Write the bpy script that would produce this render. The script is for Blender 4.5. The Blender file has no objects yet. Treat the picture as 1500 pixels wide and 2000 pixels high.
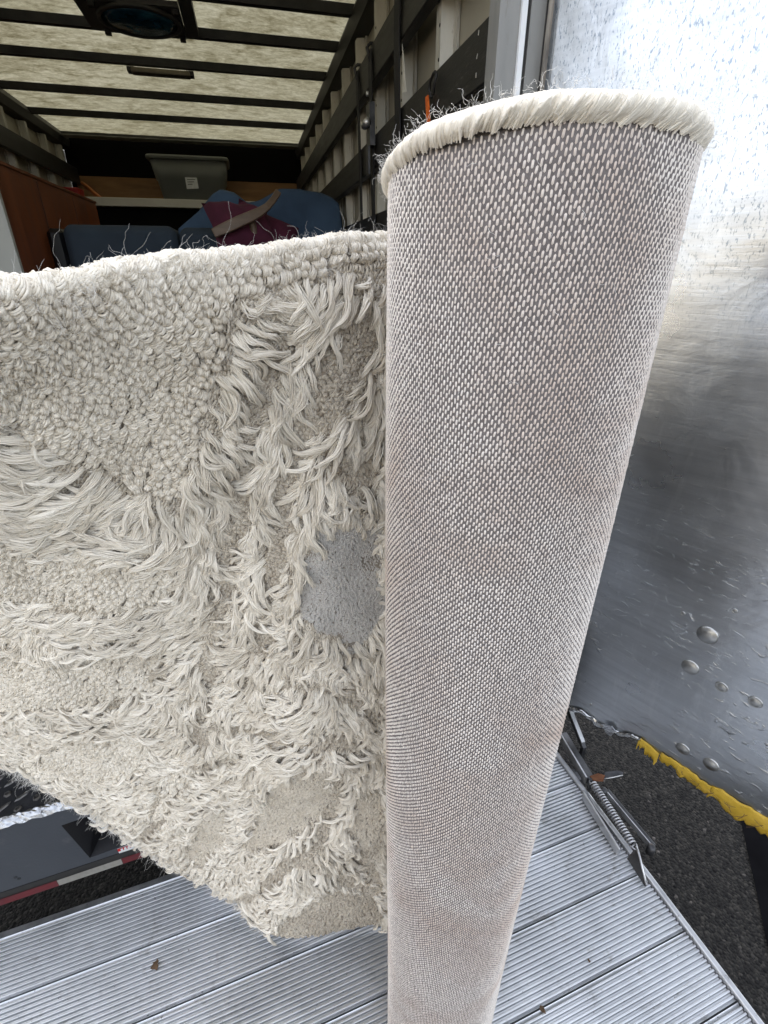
import bpy, math, random
import numpy as np
from mathutils import Vector, Matrix
random.seed(7); rng = np.random.default_rng(11)
sc = bpy.context.scene
col = sc.collection
R = math.radians

# ---------------------------------------------------------------- camera, sky, sun, exposure
CAM = np.array([0.0, 0.0, 1.62]); YAW = R(13.9); PITCH = R(26.6); FPX = 956.0
cam_d = bpy.data.cameras.new('camera'); cam = bpy.data.objects.new('camera', cam_d); col.objects.link(cam)
cam.location = CAM; cam.rotation_euler = (R(90) - PITCH, 0, -YAW)
cam_d.sensor_fit = 'VERTICAL'; cam_d.sensor_height = 24.0; cam_d.lens = 24.0 * FPX / 2000.0
cam_d.clip_start = 0.02; cam_d.clip_end = 2000
sc.camera = cam

SUN_DIR = Vector((-0.30, 0.954, 0)).normalized(); SUN_EL = R(42)
w = bpy.data.worlds.new('World'); sc.world = w; w.use_nodes = True
nt = w.node_tree; nt.nodes.clear()
sky = nt.nodes.new('ShaderNodeTexSky'); sky.sky_type = 'NISHITA'; sky.sun_disc = False
sky.sun_elevation = SUN_EL; sky.sun_rotation = math.atan2(SUN_DIR.x, SUN_DIR.y)
sky.air_density = 1.0; sky.dust_density = 2.5; sky.ozone_density = 1.0
hs = nt.nodes.new('ShaderNodeHueSaturation'); hs.inputs['Saturation'].default_value = 0.33
bg = nt.nodes.new('ShaderNodeBackground'); bg.inputs['Strength'].default_value = 0.13
wo = nt.nodes.new('ShaderNodeOutputWorld')
nt.links.new(sky.outputs[0], hs.inputs['Color']); nt.links.new(hs.outputs[0], bg.inputs['Color']); nt.links.new(bg.outputs[0], wo.inputs['Surface'])
sl = bpy.data.lights.new('sun', 'SUN'); sl.energy = 4.0; sl.angle = R(0.5); sl.color = (1, .95, .86)
so = bpy.data.objects.new('sun', sl); col.objects.link(so)
so.rotation_euler = Vector((SUN_DIR.x * math.cos(SUN_EL), SUN_DIR.y * math.cos(SUN_EL), math.sin(SUN_EL))).to_track_quat('Z', 'Y').to_euler()
so.location = (-4, 10, 12)
vs = sc.view_settings; vs.view_transform = 'Standard'; vs.look = 'None'; vs.gamma = 1.0; vs.use_curve_mapping = False
vs.exposure = 2.42
sc.render.engine = 'CYCLES'
sc.cycles.max_bounces = 8; sc.cycles.diffuse_bounces = 4; sc.cycles.glossy_bounces = 4; sc.cycles.caustics_reflective = False; sc.cycles.caustics_refractive = False
sc.cycles.use_denoising = True

# ---------------------------------------------------------------- helpers
CY, SY, CP, SP = math.cos(YAW), math.sin(YAW), math.cos(PITCH), math.sin(PITCH)
vR = np.array([CY, -SY, 0]); vH = np.array([SY, CY, 0]); vZ = np.array([0, 0, 1.0])
vF = vH * CP - vZ * SP; vU = vH * SP + vZ * CP
def ray(x, y): return vR * ((x - 750) / FPX) + vU * ((1000 - y) / FPX) + vF
def at_z(x, y, z): r = ray(x, y); return CAM + r * ((z - CAM[2]) / r[2])     # surveyed photo point at a known height
def at_x(x, y, X): r = ray(x, y); return CAM + r * (X / r[0])
def at_y(x, y, Y): r = ray(x, y); return CAM + r * (Y / r[1])
def at_plane(x, y, p0, n): r = ray(x, y); return CAM + r * (np.dot(np.asarray(p0) - CAM, n) / np.dot(r, n))

def tag(o, label=None, cat=None, group=None, kind=None):
    if label: o['label'] = label
    if cat: o['category'] = cat
    if group: o['group'] = group
    if kind: o['kind'] = kind
    return o
def empty(name, loc, label=None, cat=None, group=None):
    o = bpy.data.objects.new(name, None); o.location = loc; o.empty_display_size = .1; col.objects.link(o)
    return tag(o, label, cat, group)
def woff(o):
    v = Vector((0, 0, 0))
    while o is not None: v += o.location; o = o.parent
    return np.array(v)

class MB:
    def __init__(s): s.v = []; s.f = []; s.n = 0
    def add(s, verts, faces):
        verts = np.asarray(verts, float); s.v.append(verts)
        s.f += [tuple(i + s.n for i in f) for f in faces]; s.n += len(verts); return s
    def box(s, lo, hi):
        (a, b, c), (d, e, g) = lo, hi
        return s.add([(a,b,c),(d,b,c),(d,e,c),(a,e,c),(a,b,g),(d,b,g),(d,e,g),(a,e,g)], [(0,3,2,1),(4,5,6,7),(0,1,5,4),(1,2,6,5),(2,3,7,6),(3,0,4,7)])
    def obox(s, o, ax, ay, az):
        o, ax, ay, az = map(lambda q: np.asarray(q, float), (o, ax, ay, az))
        return s.add([o, o+ax, o+ax+ay, o+ay, o+az, o+ax+az, o+ax+ay+az, o+ay+az], [(0,3,2,1),(4,5,6,7),(0,1,5,4),(1,2,6,5),(2,3,7,6),(3,0,4,7)])
    def cbox(s, lo, hi, b=.006):            # box with chamfered edges
        lo = np.array(lo, float); hi = np.array(hi, float); V = []; idx = {}
        for sx in (0, 1):
            for sy in (0, 1):
                for sz in (0, 1):
                    for ax in range(3):
                        p = np.array([lo[0] if not sx else hi[0], lo[1] if not sy else hi[1], lo[2] if not sz else hi[2]])
                        for k, sg in enumerate((sx, sy, sz)):
                            if k != ax: p[k] += b if not sg else -b
                        idx[(sx, sy, sz, ax)] = len(V); V.append(p)
        F = []
        for ax in range(3):
            o = [k for k in range(3) if k != ax]
            for sg in (0, 1):
                q = []
                for a_, b_ in ((0,0),(1,0),(1,1),(0,1)):
                    t = [0,0,0]; t[ax] = sg; t[o[0]] = a_; t[o[1]] = b_; q.append(idx[(*t, ax)])
                flip = (sg == 0) ^ (ax == 1)
                F.append(tuple(q[::-1] if flip else q))
        for ax in range(3):
            o = [k for k in range(3) if k != ax]
            for a_ in (0, 1):
                for b_ in (0, 1):
                    t0 = [0,0,0]; t1 = [0,0,0]; t1[ax] = 1
                    for t in (t0, t1): t[o[0]] = a_; t[o[1]] = b_
                    F.append((idx[(*t0, o[0])], idx[(*t1, o[0])], idx[(*t1, o[1])], idx[(*t0, o[1])]))
        for sx in (0, 1):
            for sy in (0, 1):
                for sz in (0, 1): F.append(tuple(idx[(sx, sy, sz, k)] for k in range(3)))
        return s.add(V, F)
    def tube(s, path, r, n=8, cap=True):
        path = np.asarray(path, float); m = len(path)
        rr = np.full(m, r) if np.isscalar(r) else np.asarray(r)
        T = np.gradient(path, axis=0); T /= np.linalg.norm(T, axis=1, keepdims=True) + 1e-12
        up = np.array([0, 0, 1.0]) if abs(T[0][2]) < .9 else np.array([1.0, 0, 0])
        V = []
        for i in range(m):
            a = np.cross(T[i], up); a /= np.linalg.norm(a) + 1e-12; b = np.cross(a, T[i]); up = b
            for k in range(n):
                t = 2 * math.pi * k / n; V.append(path[i] + rr[i] * (math.cos(t) * a + math.sin(t) * b))
        F = [(i*n+k, i*n+(k+1) % n, (i+1)*n+(k+1) % n, (i+1)*n+k) for i in range(m-1) for k in range(n)]
        if cap: F += [tuple(range(n))[::-1], tuple(range((m-1)*n, m*n))]
        return s.add(V, F)
    def prism(s, poly, ext):                # polygon (3D points) extruded along a vector
        poly = np.asarray(poly, float); m = len(poly)
        return s.add(np.vstack([poly, poly + np.asarray(ext)]), [tuple(range(m))[::-1], tuple(range(m, 2*m))] + [(i, (i+1) % m, m+(i+1) % m, m+i) for i in range(m)])
    def lathe(s, prof, c, ax=(0,0,1), n=16):
        ax = np.asarray(ax, float); ax /= np.linalg.norm(ax)
        u = np.cross(ax, [1, 0, 0] if abs(ax[0]) < .9 else [0, 1, 0]); u /= np.linalg.norm(u); v = np.cross(ax, u); c = np.asarray(c, float)
        V = [c + ax*h + r*(math.cos(2*math.pi*k/n)*u + math.sin(2*math.pi*k/n)*v) for r, h in prof for k in range(n)]; m = len(prof)
        F = [(i*n+k, i*n+(k+1) % n, (i+1)*n+(k+1) % n, (i+1)*n+k) for i in range(m-1) for k in range(n)] + [tuple(range(n))[::-1], tuple(range((m-1)*n, m*n))]
        return s.add(V, F)
    def grid(s, P):                         # P[i,j,3] sheet
        a, b = P.shape[:2]
        return s.add(P.reshape(-1, 3), [(i*b+j, (i+1)*b+j, (i+1)*b+j+1, i*b+j+1) for i in range(a-1) for j in range(b-1)])
    def mesh(s, name, m, off=(0, 0, 0), smooth=False, fix=True):
        me = bpy.data.meshes.new(name); me.from_pydata((np.vstack(s.v) - np.asarray(off)).tolist(), [], s.f)
        if fix:
            import bmesh
            bm = bmesh.new(); bm.from_mesh(me); bmesh.ops.recalc_face_normals(bm, faces=bm.faces); bm.to_mesh(me); bm.free()
        if m is not None: me.materials.append(m)
        if smooth: me.polygons.foreach_set('use_smooth', [True] * len(me.polygons))
        me.update(); return me
    def build(s, name, m, parent=None, smooth=False, loc=None, fix=True):
        base = woff(parent)
        org = base if loc is None else np.asarray(loc, float)
        o = bpy.data.objects.new(name, s.mesh(name, m, org, smooth, fix)); col.objects.link(o)
        if parent is not None: o.parent = parent
        o.location = org - base
        return o
def place(name, mesh, loc, parent, rot=(0, 0, 0), scale=(1, 1, 1)):
    o = bpy.data.objects.new(name, mesh); col.objects.link(o); o.parent = parent
    o.location = np.asarray(loc) - woff(parent); o.rotation_euler = rot; o.scale = scale; return o
def mround(o, width=.004, seg=2):
    m = o.modifiers.new('round', 'BEVEL'); m.width = width; m.segments = seg; m.limit_method = 'ANGLE'; return o

# ---------------------------------------------------------------- materials
class NT:
    def __init__(s, name):
        s.m = bpy.data.materials.new(name); s.m.use_nodes = True; s.t = s.m.node_tree; s.t.nodes.clear()
        s.out = s.n('OutputMaterial')
    def n(s, typ, **k):
        q = s.t.nodes.new('ShaderNode' + typ)
        for a, b in k.items(): setattr(q, a, b)
        return q
    def l(s, a, b): s.t.links.new(a, b)
    def coord(s, scale=(1, 1, 1), rot=(0, 0, 0), src='Object'):
        c = s.n('TexCoord'); m = s.n('Mapping'); m.inputs['Scale'].default_value = scale; m.inputs['Rotation'].default_value = rot
        s.l(c.outputs[src], m.inputs['Vector']); return m.outputs[0]
    def noise(s, vec, scale, detail=4, rough=.55, dist=0):
        q = s.n('TexNoise'); q.inputs['Scale'].default_value = scale; q.inputs['Detail'].default_value = detail; q.inputs['Roughness'].default_value = rough; q.inputs['Distortion'].default_value = dist
        s.l(vec, q.inputs['Vector']); return q.outputs['Fac']
    def voro(s, vec, scale, feature='F1', out='Distance', rnd=1):
        q = s.n('TexVoronoi', feature=feature); q.inputs['Scale'].default_value = scale; q.inputs['Randomness'].default_value = rnd
        s.l(vec, q.inputs['Vector']); return q.outputs[out]
    def ramp(s, fac, stops):
        q = s.n('ValToRGB'); e = q.color_ramp.elements
        while len(e) < len(stops): e.new(.5)
        for el, (p, c) in zip(e, stops): el.position = p; el.color = (*c, 1) if len(c) == 3 else (c[0],) * 3 + (1,)
        s.l(fac, q.inputs[0]); return q.outputs[0]
    def math(s, op, a, b=0.0, c=None):
        q = s.n('Math', operation=op)
        for i, x in enumerate((a, b) if c is None else (a, b, c)):
            if isinstance(x, (int, float)): q.inputs[i].default_value = x
            else: s.l(x, q.inputs[i])
        return q.outputs[0]
    def mix(s, fac, a, b, bt='MIX'):
        q = s.n('Mix', data_type='RGBA', blend_type=bt)
        for i, x in ((0, fac), (6, a), (7, b)):
            if isinstance(x, (int, float)): q.inputs[i].default_value = x
            elif isinstance(x, tuple): q.inputs[i].default_value = (*x, 1)
            else: s.l(x, q.inputs[i])
        return q.outputs[2]
    def bump(s, h, strength=.3, dist=.002, prev=None):
        q = s.n('Bump'); q.inputs['Strength'].default_value = strength; q.inputs['Distance'].default_value = dist; s.l(h, q.inputs['Height'])
        if prev is not None: s.l(prev, q.inputs['Normal'])
        return q.outputs[0]
    def bsdf(s, color, rough=.6, metal=0, normal=None, spec=.5, **k):
        q = s.n('BsdfPrincipled')
        for nm, x in (('Base Color', color), ('Roughness', rough), ('Metallic', metal), ('Specular IOR Level', spec)):
            if isinstance(x, (int, float)): q.inputs[nm].default_value = x
            elif isinstance(x, tuple): q.inputs[nm].default_value = (*x, 1)
            else: s.l(x, q.inputs[nm])
        if normal is not None: s.l(normal, q.inputs['Normal'])
        s.l(q.outputs[0], s.out.inputs['Surface']); return q

def pm(name, c1, c2, scale=8, rough=.6, metal=0, bump=.15, bscale=120, stretch=(1, 1, 1), spec=.4, wear=None):
    t = NT(name); v = t.coord(stretch)
    f = t.noise(v, scale, 5); c = t.ramp(f, [(.3, c1), (.7, c2)])
    g = t.noise(v, bscale, 4)
    if wear: c = t.mix(t.ramp(t.noise(v, scale * 3.1, 6, .7), [(.60, (0,)), (.72, (1,))]), c, wear)
    r = t.math('MULTIPLY_ADD', f, .25, rough - .125)
    t.bsdf(c, r, metal, t.bump(g, bump, .002), spec); return t.m

def m_asphalt():
    t = NT('asphalt'); v = t.coord()
    vo = t.n('TexVoronoi'); vo.inputs['Scale'].default_value = 130; t.l(v, vo.inputs['Vector'])
    stone = t.ramp(vo.outputs['Color'], [(.0, (.006, .006, .0065)), (.55, (.017, .0165, .016)), (.9, (.036, .034, .031)), (1, (.11, .10, .095))])
    big = t.ramp(t.noise(v, 1.6, 5), [(.3, (.75,)), (.7, (1.2,))])
    c = t.mix(1.0, stone, big, 'MULTIPLY')
    h = t.math('SUBTRACT', 1.0, vo.outputs['Distance'])
    nb = t.bump(h, .9, .006, t.bump(t.noise(v, 30, 4), .3, .004))
    t.bsdf(c, .9, 0, nb, .1); return t.m
M = {}
M['asphalt'] = m_asphalt()
M['tar'] = pm('tar', (.002, .002, .0025), (.005, .005, .006), 14, .95, 0, .4, 60, spec=.03)

def m_alu_deck():
    t = NT('ribbed_aluminium'); v = t.coord()
    vs_ = t.coord((3, 40, 40))
    f = t.noise(v, 5, 6, .65); g = t.noise(vs_, 9, 5)
    c = t.ramp(f, [(.28, (.50, .51, .52)), (.5, (.66, .67, .68)), (.75, (.80, .81, .83))])
    dirt = t.ramp(t.noise(v, 22, 6, .7), [(.58, (0,)), (.75, (.75,))])
    c = t.mix(dirt, c, (.30, .285, .265))
    sp = t.ramp(t.noise(v, 160, 2), [(.70, (0,)), (.76, (.8,))])
    c = t.mix(sp, c, (.10, .09, .08))
    r = t.math('ADD', t.math('MULTIPLY', g, .25), t.math('MULTIPLY_ADD', dirt, .3, .30))
    t.bsdf(c, r, t.math('MULTIPLY_ADD', dirt, -.5, .92), t.bump(t.noise(v, 90, 5), .25, .0015)); return t.m
M['deck'] = m_alu_deck()
M['groove_dirt'] = pm('groove_dirt', (.05, .05, .052), (.12, .115, .11), 30, .8, 0, .3, 200)
M['steel_edge'] = pm('worn_steel', (.42, .42, .43), (.68, .68, .69), 20, .36, .9, .3, 90, wear=(.12, .10, .09))
M['dark_steel'] = pm('dark_steel', (.035, .036, .04), (.11, .11, .115), 25, .45, .7, .3, 120, wear=(.10, .055, .03))
M['spring_steel'] = pm('spring_steel', (.34, .34, .36), (.52, .52, .54), 40, .34, .9, .2, 200)
M['rust'] = pm('rust', (.10, .035, .015), (.22, .09, .04), 40, .85, 0, .5, 150)

def m_door():
    t = NT('scuffed_aluminium'); v = t.coord()
    z = t.n('SeparateXYZ'); t.l(t.coord(), z.inputs[0])
    dents = t.noise(v, 2.2, 3, .5, .6); ding = t.noise(v, 11, 3, .55, .8)
    run = t.coord((75, 75, 26)); pits = t.noise(run, 2.2, 4, .66, 1.0)
    pit = t.ramp(pits, [(.60, (0,)), (.66, (1,))])
    fine = t.coord((170, 170, 75)); pit2 = t.ramp(t.noise(fine, 1.6, 3, .6), [(.58, (0,)), (.65, (1,))])
    scr = t.n('TexCoord'); mp = t.n('Mapping'); mp.inputs['Rotation'].default_value = (.25, .35, 0); mp.inputs['Scale'].default_value = (5, 5, 160)
    t.l(scr.outputs['Object'], mp.inputs['Vector']); s1 = t.ramp(t.noise(mp.outputs[0], 1.0, 5, .7, .3), [(.66, (0,)), (.70, (1,))])
    mp2 = t.n('Mapping'); mp2.inputs['Rotation'].default_value = (-.5, -.6, .2); mp2.inputs['Scale'].default_value = (14, 14, 230); mp2.inputs['Location'].default_value = (7.3, 2.1, 5.7)
    t.l(scr.outputs['Object'], mp2.inputs['Vector']); s2 = t.ramp(t.noise(mp2.outputs[0], 1.0, 5, .7, .2), [(.68, (0,)), (.71, (1,))])
    pk = t.coord((16, 16, 42), (.5, .5, 0)); peck = t.ramp(t.noise(pk, 1.6, 3, .5, 1.2), [(.60, (0,)), (.78, (1,))])
    # oxide pits belong to the upper sheet, pecks and scrapes to the kicked lower one
    hi = t.math('SMOOTH_MIN', t.math('MAXIMUM', t.math('MULTIPLY', t.math('SUBTRACT', z.outputs['Z'], 1.45), 4.0), 0), 1, .05)
    lo = t.math('SMOOTH_MIN', t.math('MAXIMUM', t.math('MULTIPLY', t.math('SUBTRACT', 1.3, z.outputs['Z']), 2.5), 0.05), 1, .05)
    c = t.ramp(t.noise(v, 3.0, 2, .5), [(.3, (.54, .565, .60)), (.7, (.64, .665, .70))])
    c = t.mix(t.math('MULTIPLY', t.math('MAXIMUM', pit, pit2), t.math('MULTIPLY', hi, .8)), c, (.13, .18, .24))
    c = t.mix(t.math('MULTIPLY', t.math('MAXIMUM', s1, s2), .7), c, (.93, .94, .95))
    smear = t.coord((4, 4, 1.1)); c = t.mix(t.ramp(t.noise(smear, 2.6, 8, .6), [(.35, (0,)), (.85, (.35,))]), c, (.40, .41, .43))
    h1 = t.bump(dents, .12, .05); h2 = t.bump(ding, .10, .010, h1)
    h3 = t.bump(t.math('MULTIPLY', peck, lo), .45, .0030, h2)
    h4 = t.bump(t.math('MULTIPLY', t.math('MAXIMUM', pit, pit2), hi), -.35, .001, h3)
    h5 = t.bump(t.math('MAXIMUM', s1, s2), -.3, .0008, h4)
    br = t.noise(t.coord((3, 3, 75), (.06, .08, 0)), 1.0, 7, .72); br2 = t.noise(t.coord((26, 26, 5), (.0, .1, 0)), 1.0, 7, .75, .3)
    h5 = t.bump(br, .10, .004, h5); c = t.mix(t.ramp(br, [(.42, (0,)), (.75, (.5,))]), c, (.34, .36, .39)); c = t.mix(t.ramp(br2, [(.55, (0,)), (.75, (.45,))]), c, (.78, .80, .82))
    r = t.math('MULTIPLY_ADD', t.noise(v, 5, 4, .6), .24, .19)
    t.bsdf(c, r, .96, h5); return t.m
M['door'] = m_door()
M['torn_alu'] = pm('torn_aluminium', (.55, .56, .58), (.80, .81, .82), 40, .25, 1, .8, 90)
M['yellow'] = pm('yellow_tape', (.44, .28, .02), (.62, .41, .06), 25, .65, 0, .6, 70, wear=(.22, .15, .07))
M['bolt'] = pm('zinc_bolt', (.36, .365, .365), (.52, .52, .51), 60, .38, 1, .2, 150)
M['frame_alu'] = pm('frame_aluminium', (.20, .20, .19), (.29, .285, .27), 6, .5, .15, .15, 120, (3, 3, .6), wear=(.20, .18, .16))
M['white_strip'] = pm('white_strip', (.78, .80, .82), (.90, .91, .92), 30, .4, 0, .05, 100)
M['rubber'] = pm('rubber_seal', (.02, .02, .02), (.06, .058, .055), 30, .8, 0, .3, 120)
M['grime'] = pm('grimy_seal', (.12, .11, .10), (.34, .31, .27), 40, .8, 0, .6, 60, (1, 1, .4))
M['post'] = pm('wall_post_paint', (.40, .385, .34), (.54, .52, .46), 9, .5, .15, .15, 90, (2, 2, .7), wear=(.28, .25, .20))
M['wall_sheet'] = pm('wall_sheet', (.28, .255, .20), (.36, .33, .26), 4, .38, 0, .1, 60)
M['black_slat'] = pm('black_slat', (.008, .008, .0075), (.019, .018, .017), 9, .52, 0, .25, 70, (6, .7, 6), wear=(.07, .066, .06))
M['bow'] = pm('roof_bow_steel', (.025, .025, .024), (.055, .054, .050), 10, .5, .3, .2, 90)
M['black_wall'] = pm('black_nose_wall', (.002, .002, .0025), (.005, .0045, .0045), 5, .8, 0, .2, 60, spec=.1)
M['ply'] = pm('plywood', (.17, .085, .03), (.28, .15, .06), 3, .6, 0, .2, 60, (1.2, 1, 9))
M['floor'] = pm('floor_boards', (.07, .05, .035), (.13, .095, .065), 5, .7, 0, .3, 60, (9, .8, 1))
M['chassis'] = pm('chassis_black', (.01, .01, .01), (.03, .028, .027), 8, .6, .2, .3, 60)
M['box_skin'] = pm('box_skin_white', (.62, .62, .60), (.74, .74, .72), 2, .45, 0, .1, 40, wear=(.5, .48, .44))
M['tyre'] = pm('tyre_rubber', (.012, .012, .012), (.03, .03, .03), 20, .85, 0, .3, 60)
def m_roof():
    t = NT('fibreglass_roof'); v = t.coord()
    v2 = t.coord((1, 1.6, 1))
    a = t.noise(v2, 11, 8, .75, .4); b = t.noise(v2, 40, 6, .72, .6); c_ = t.noise(v, 1.4, 3)
    f = t.math('ADD', t.math('MULTIPLY', a, .55), t.math('ADD', t.math('MULTIPLY', b, .35), t.math('MULTIPLY', c_, .12)))
    col_ = t.ramp(f, [(.41, (.26, .235, .135)), (.475, (.46, .43, .29)), (.53, (.66, .635, .46)), (.60, (.88, .86, .68))])
    tr = t.n('BsdfTranslucent'); t.l(col_, tr.inputs['Color'])
    df = t.n('BsdfDiffuse'); t.l(t.mix(.5, col_, (.55, .52, .42)), df.inputs['Color'])
    mx = t.n('MixShader'); mx.inputs[0].default_value = ROOF_MIX; t.l(tr.outputs[0], mx.inputs[1]); t.l(df.outputs[0], mx.inputs[2]); t.l(mx.outputs[0], t.out.inputs['Surface'])
    return t.m
ROOF_MIX = .93
M['roof'] = m_roof()
M['plate_paint'] = pm('black_tread_plate', (.010, .011, .014), (.024, .025, .030), 12, .38, .2, .2, 150)
M['tread_metal'] = pm('scraped_tread', (.05, .05, .052), (.20, .19, .18), 60, .4, .7, .3, 200)
M['foil'] = pm('scraped_edge', (.28, .29, .31), (.55, .56, .58), 60, .30, 1, .9, 130, wear=(.08, .06, .05))
M['bumper'] = pm('slate_bumper_paint', (.030, .034, .042), (.046, .051, .060), 6, .5, 0, .15, 160, wear=(.06, .062, .068))
M['void'] = pm('black_recess', (.003, .003, .004), (.007, .007, .009), 9, .4, 0, .1, 60)
M['red_tape'] = pm('red_reflective_tape', (.075, .005, .008), (.115, .008, .011), 90, .4, 0, .1, 300)
M['white_tape'] = pm('silver_reflective_tape', (.20, .19, .17), (.27, .26, .235), 90, .4, 0, .1, 300)
M['blue'] = pm('blue_print', (.03, .20, .36), (.06, .28, .46), 30, .5, 0, .1, 100)
M['paper'] = pm('sticker_paper', (.55, .57, .58), (.70, .71, .71), 50, .5, 0, .1, 100)
M['red_print'] = pm('red_print', (.42, .012, .016), (.52, .02, .02), 50, .5, 0, .1, 100)
M['leaf'] = pm('dry_leaf', (.06, .035, .018), (.15, .09, .05), 90, .8, 0, .5, 200)
M['tote'] = pm('grey_tote_plastic', (.14, .15, .14), (.17, .18, .17), 4, .42, 0, .12, 220)
M['board'] = pm('white_board', (.50, .47, .40), (.58, .55, .48), 5, .5, 0, .05, 60)
M['wood_red'] = pm('red_brown_veneer', (.13, .035, .012), (.24, .075, .028), 2.2, .42, 0, .1, 60, (1, 7, .7))
M['pale_front'] = pm('pale_cabinet_front', (.48, .48, .45), (.56, .56, .52), 3, .45, 0, .1, 60)
M['navy'] = pm('navy_fabric', (.020, .030, .045), (.032, .046, .066), 5, .9, 0, .4, 260)
M['blanket'] = pm('blue_moving_blanket', (.030, .055, .10), (.05, .088, .15), 6, .92, 0, .5, 220)
M['blanket_edge'] = pm('cream_blanket_edge', (.40, .36, .22), (.50, .46, .30), 20, .9, 0, .4, 200)
M['maroon'] = pm('maroon_fabric', (.050, .008, .022), (.085, .014, .036), 8, .92, 0, .5, 220)
M['arm_wood'] = pm('brown_wood', (.085, .055, .035), (.14, .095, .065), 6, .5, 0, .15, 60, (1, 1, 6))
M['orange'] = pm('orange_webbing', (.60, .10, .012), (.75, .16, .02), 40, .7, 0, .4, 250)
M['strap'] = pm('black_webbing', (.006, .006, .008), (.014, .014, .017), 40, .7, 0, .4, 250)
M['tagcloth'] = pm('white_tag', (.55, .53, .47), (.66, .64, .58), 40, .7, 0, .2, 150)
M['redplastic'] = pm('red_plastic', (.25, .012, .012), (.32, .02, .018), 10, .4, 0, .1, 60)
M['cord'] = pm('orange_cord', (.40, .12, .03), (.50, .17, .05), 30, .6, 0, .1, 60)
def m_glass():
    t = NT('blue_vent_lens'); v = t.coord()
    c = t.ramp(t.noise(v, 9, 4), [(.35, (.008, .05, .09)), (.55, (.02, .12, .20)), (.72, (.08, .30, .42))])
    t.bsdf(c, .15, 0, t.bump(t.noise(v, 12, 3), .3, .01), .6); return t.m
M['lens'] = m_glass()
M['vent'] = pm('vent_plastic', (.05, .05, .048), (.09, .088, .082), 8, .5, 0, .15, 90)
M['lampbar'] = pm('lamp_bar', (.10, .085, .06), (.16, .14, .10), 20, .4, .3, .1, 90)
M['cream'] = pm('cream_render', (.66, .56, .40), (.74, .64, .48), 1.5, .8, 0, .2, 30)
M['glassdark'] = pm('window_glass', (.03, .04, .05), (.05, .06, .07), 2, .1, 0, .02, 10)
M['roof_tile'] = pm('grey_shingles', (.10, .09, .085), (.16, .15, .14), 6, .85, 0, .4, 40)
def m_wool(name, dark, mid, light):
    t = NT(name); a = t.n('Attribute', attribute_name='tint')
    hi = t.n('HairInfo')
    k = t.math('ADD', a.outputs['Fac'], t.math('MULTIPLY_ADD', hi.outputs['Random'], .16, -.08))
    c = t.ramp(k, [(0, dark), (.5, mid), (1, light)])
    t.bsdf(c, .8, 0, None, .15); return t.m
M['wool'] = m_wool('wool_yarn', (.33, .280, .222), (.67, .608, .510), (.92, .868, .775))
M['wool_cool'] = m_wool('wool_yarn_cool', (.46, .435, .40), (.60, .575, .54), (.74, .715, .68))
M['wool_fuzz'] = m_wool('wool_fuzz', (.55, .53, .50), (.70, .68, .64), (.82, .80, .76))
M['rug_ground'] = pm('rug_ground_cloth', (.22, .19, .155), (.34, .30, .25), 40, .95, 0, .8, 320)
def m_stitch():
    t = NT('backing_stitch'); v = t.coord()
    c = t.ramp(t.noise(v, 520, 2), [(.3, (.60, .545, .50)), (.7, (.84, .78, .73))])
    st = t.ramp(t.noise(v, 6.5, 4, .6, .5), [(.46, (0,)), (.68, (.8,))])
    c = t.mix(st, c, (.54, .42, .35)); t.bsdf(c, .85, 0, t.bump(t.noise(v, 900, 3), .3, .0006), .2); return t.m
M['stitch'] = m_stitch()
M['backing'] = pm('backing_dark_weave', (.120, .106, .103), (.190, .170, .165), 300, .92, 0, .5, 900)

# ================================================================ ground
g = MB().add([(-500,-500,0),(500,-500,0),(500,500,0),(-500,500,0)], [(0,1,2,3)]).build('ground', M['asphalt']); tag(g, 'dark grey asphalt ground under the truck', 'ground', kind='structure')
tp = [at_z(x, y, .004) for x, y in ((1405,1470),(1440,1600),(1475,1740),(1530,1960),(1640,2000),(1560,1800),(1490,1600),(1440,1470))]
tp = [p + np.array([random.uniform(-.012,.012), random.uniform(-.012,.012), 0]) for p in tp]
tag(MB().add(tp, [tuple(range(len(tp)))[::-1]]).build('tar_strip', M['tar'], fix=False), 'black tar crack filler strip on the asphalt', 'tar strip', kind='structure')

# ================================================================ moving truck
RX0, RX1, ZF, ZR, YB, YN = -1.362, .556, .72, 2.60, 1.16, 5.55
truck = empty('moving_truck', (-.4, 3.3, 0), 'box truck seen into its open rear, with slatted walls and translucent roof', 'truck')
MB().box((RX0-.06, YB, ZF-.10), (RX1+.06, YN+.06, ZF)).build('cargo_floor', M['floor'], truck)
# roof sheet, slightly crowned
P = np.array([[(x, y, ZR + .02*(1-((x-(RX0+RX1)/2)/.96)**2)) for y in np.linspace(YB-.02, YN+.05, 3)] for x in np.linspace(RX0-.05, RX1+.05, 13)])
MB().grid(P).build('roof_panel', M['roof'], truck, True)
for x, s in ((RX0, -1), (RX1, 1)):      # lap strip of the roof sheet and top rails
    b = MB(); xi = x - s*.045
    b.prism([(x+s*.05, YB, ZR-.10),(x+s*.05, YB, ZR+.005),(x-s*.008, YB, ZR+.003),(xi+s*.02, YB, ZR-.035),(x-s*.012, YB, ZR-.085)], (0, YN-YB, 0))
    b.build('top_rail', M['bow'], truck)
    MB().box((min(x+s*.045, x+s*.052), YB, ZF), (max(x+s*.045, x+s*.052), YN+.05, ZR-.101)).build('wall_sheet', M['wall_sheet'], truck)
    MB().box((min(x+s*.056, x+s*.066), YB-.03, ZF-.12), (max(x+s*.056, x+s*.066), YN+.07, ZR+.004)).build('outer_skin', M['box_skin'], truck)
bows = [(1.55, 0), (2.05, 0), (2.74, 0), (3.13, 0), (3.56, 0), (4.15, 0), (4.71, 0)]
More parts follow.
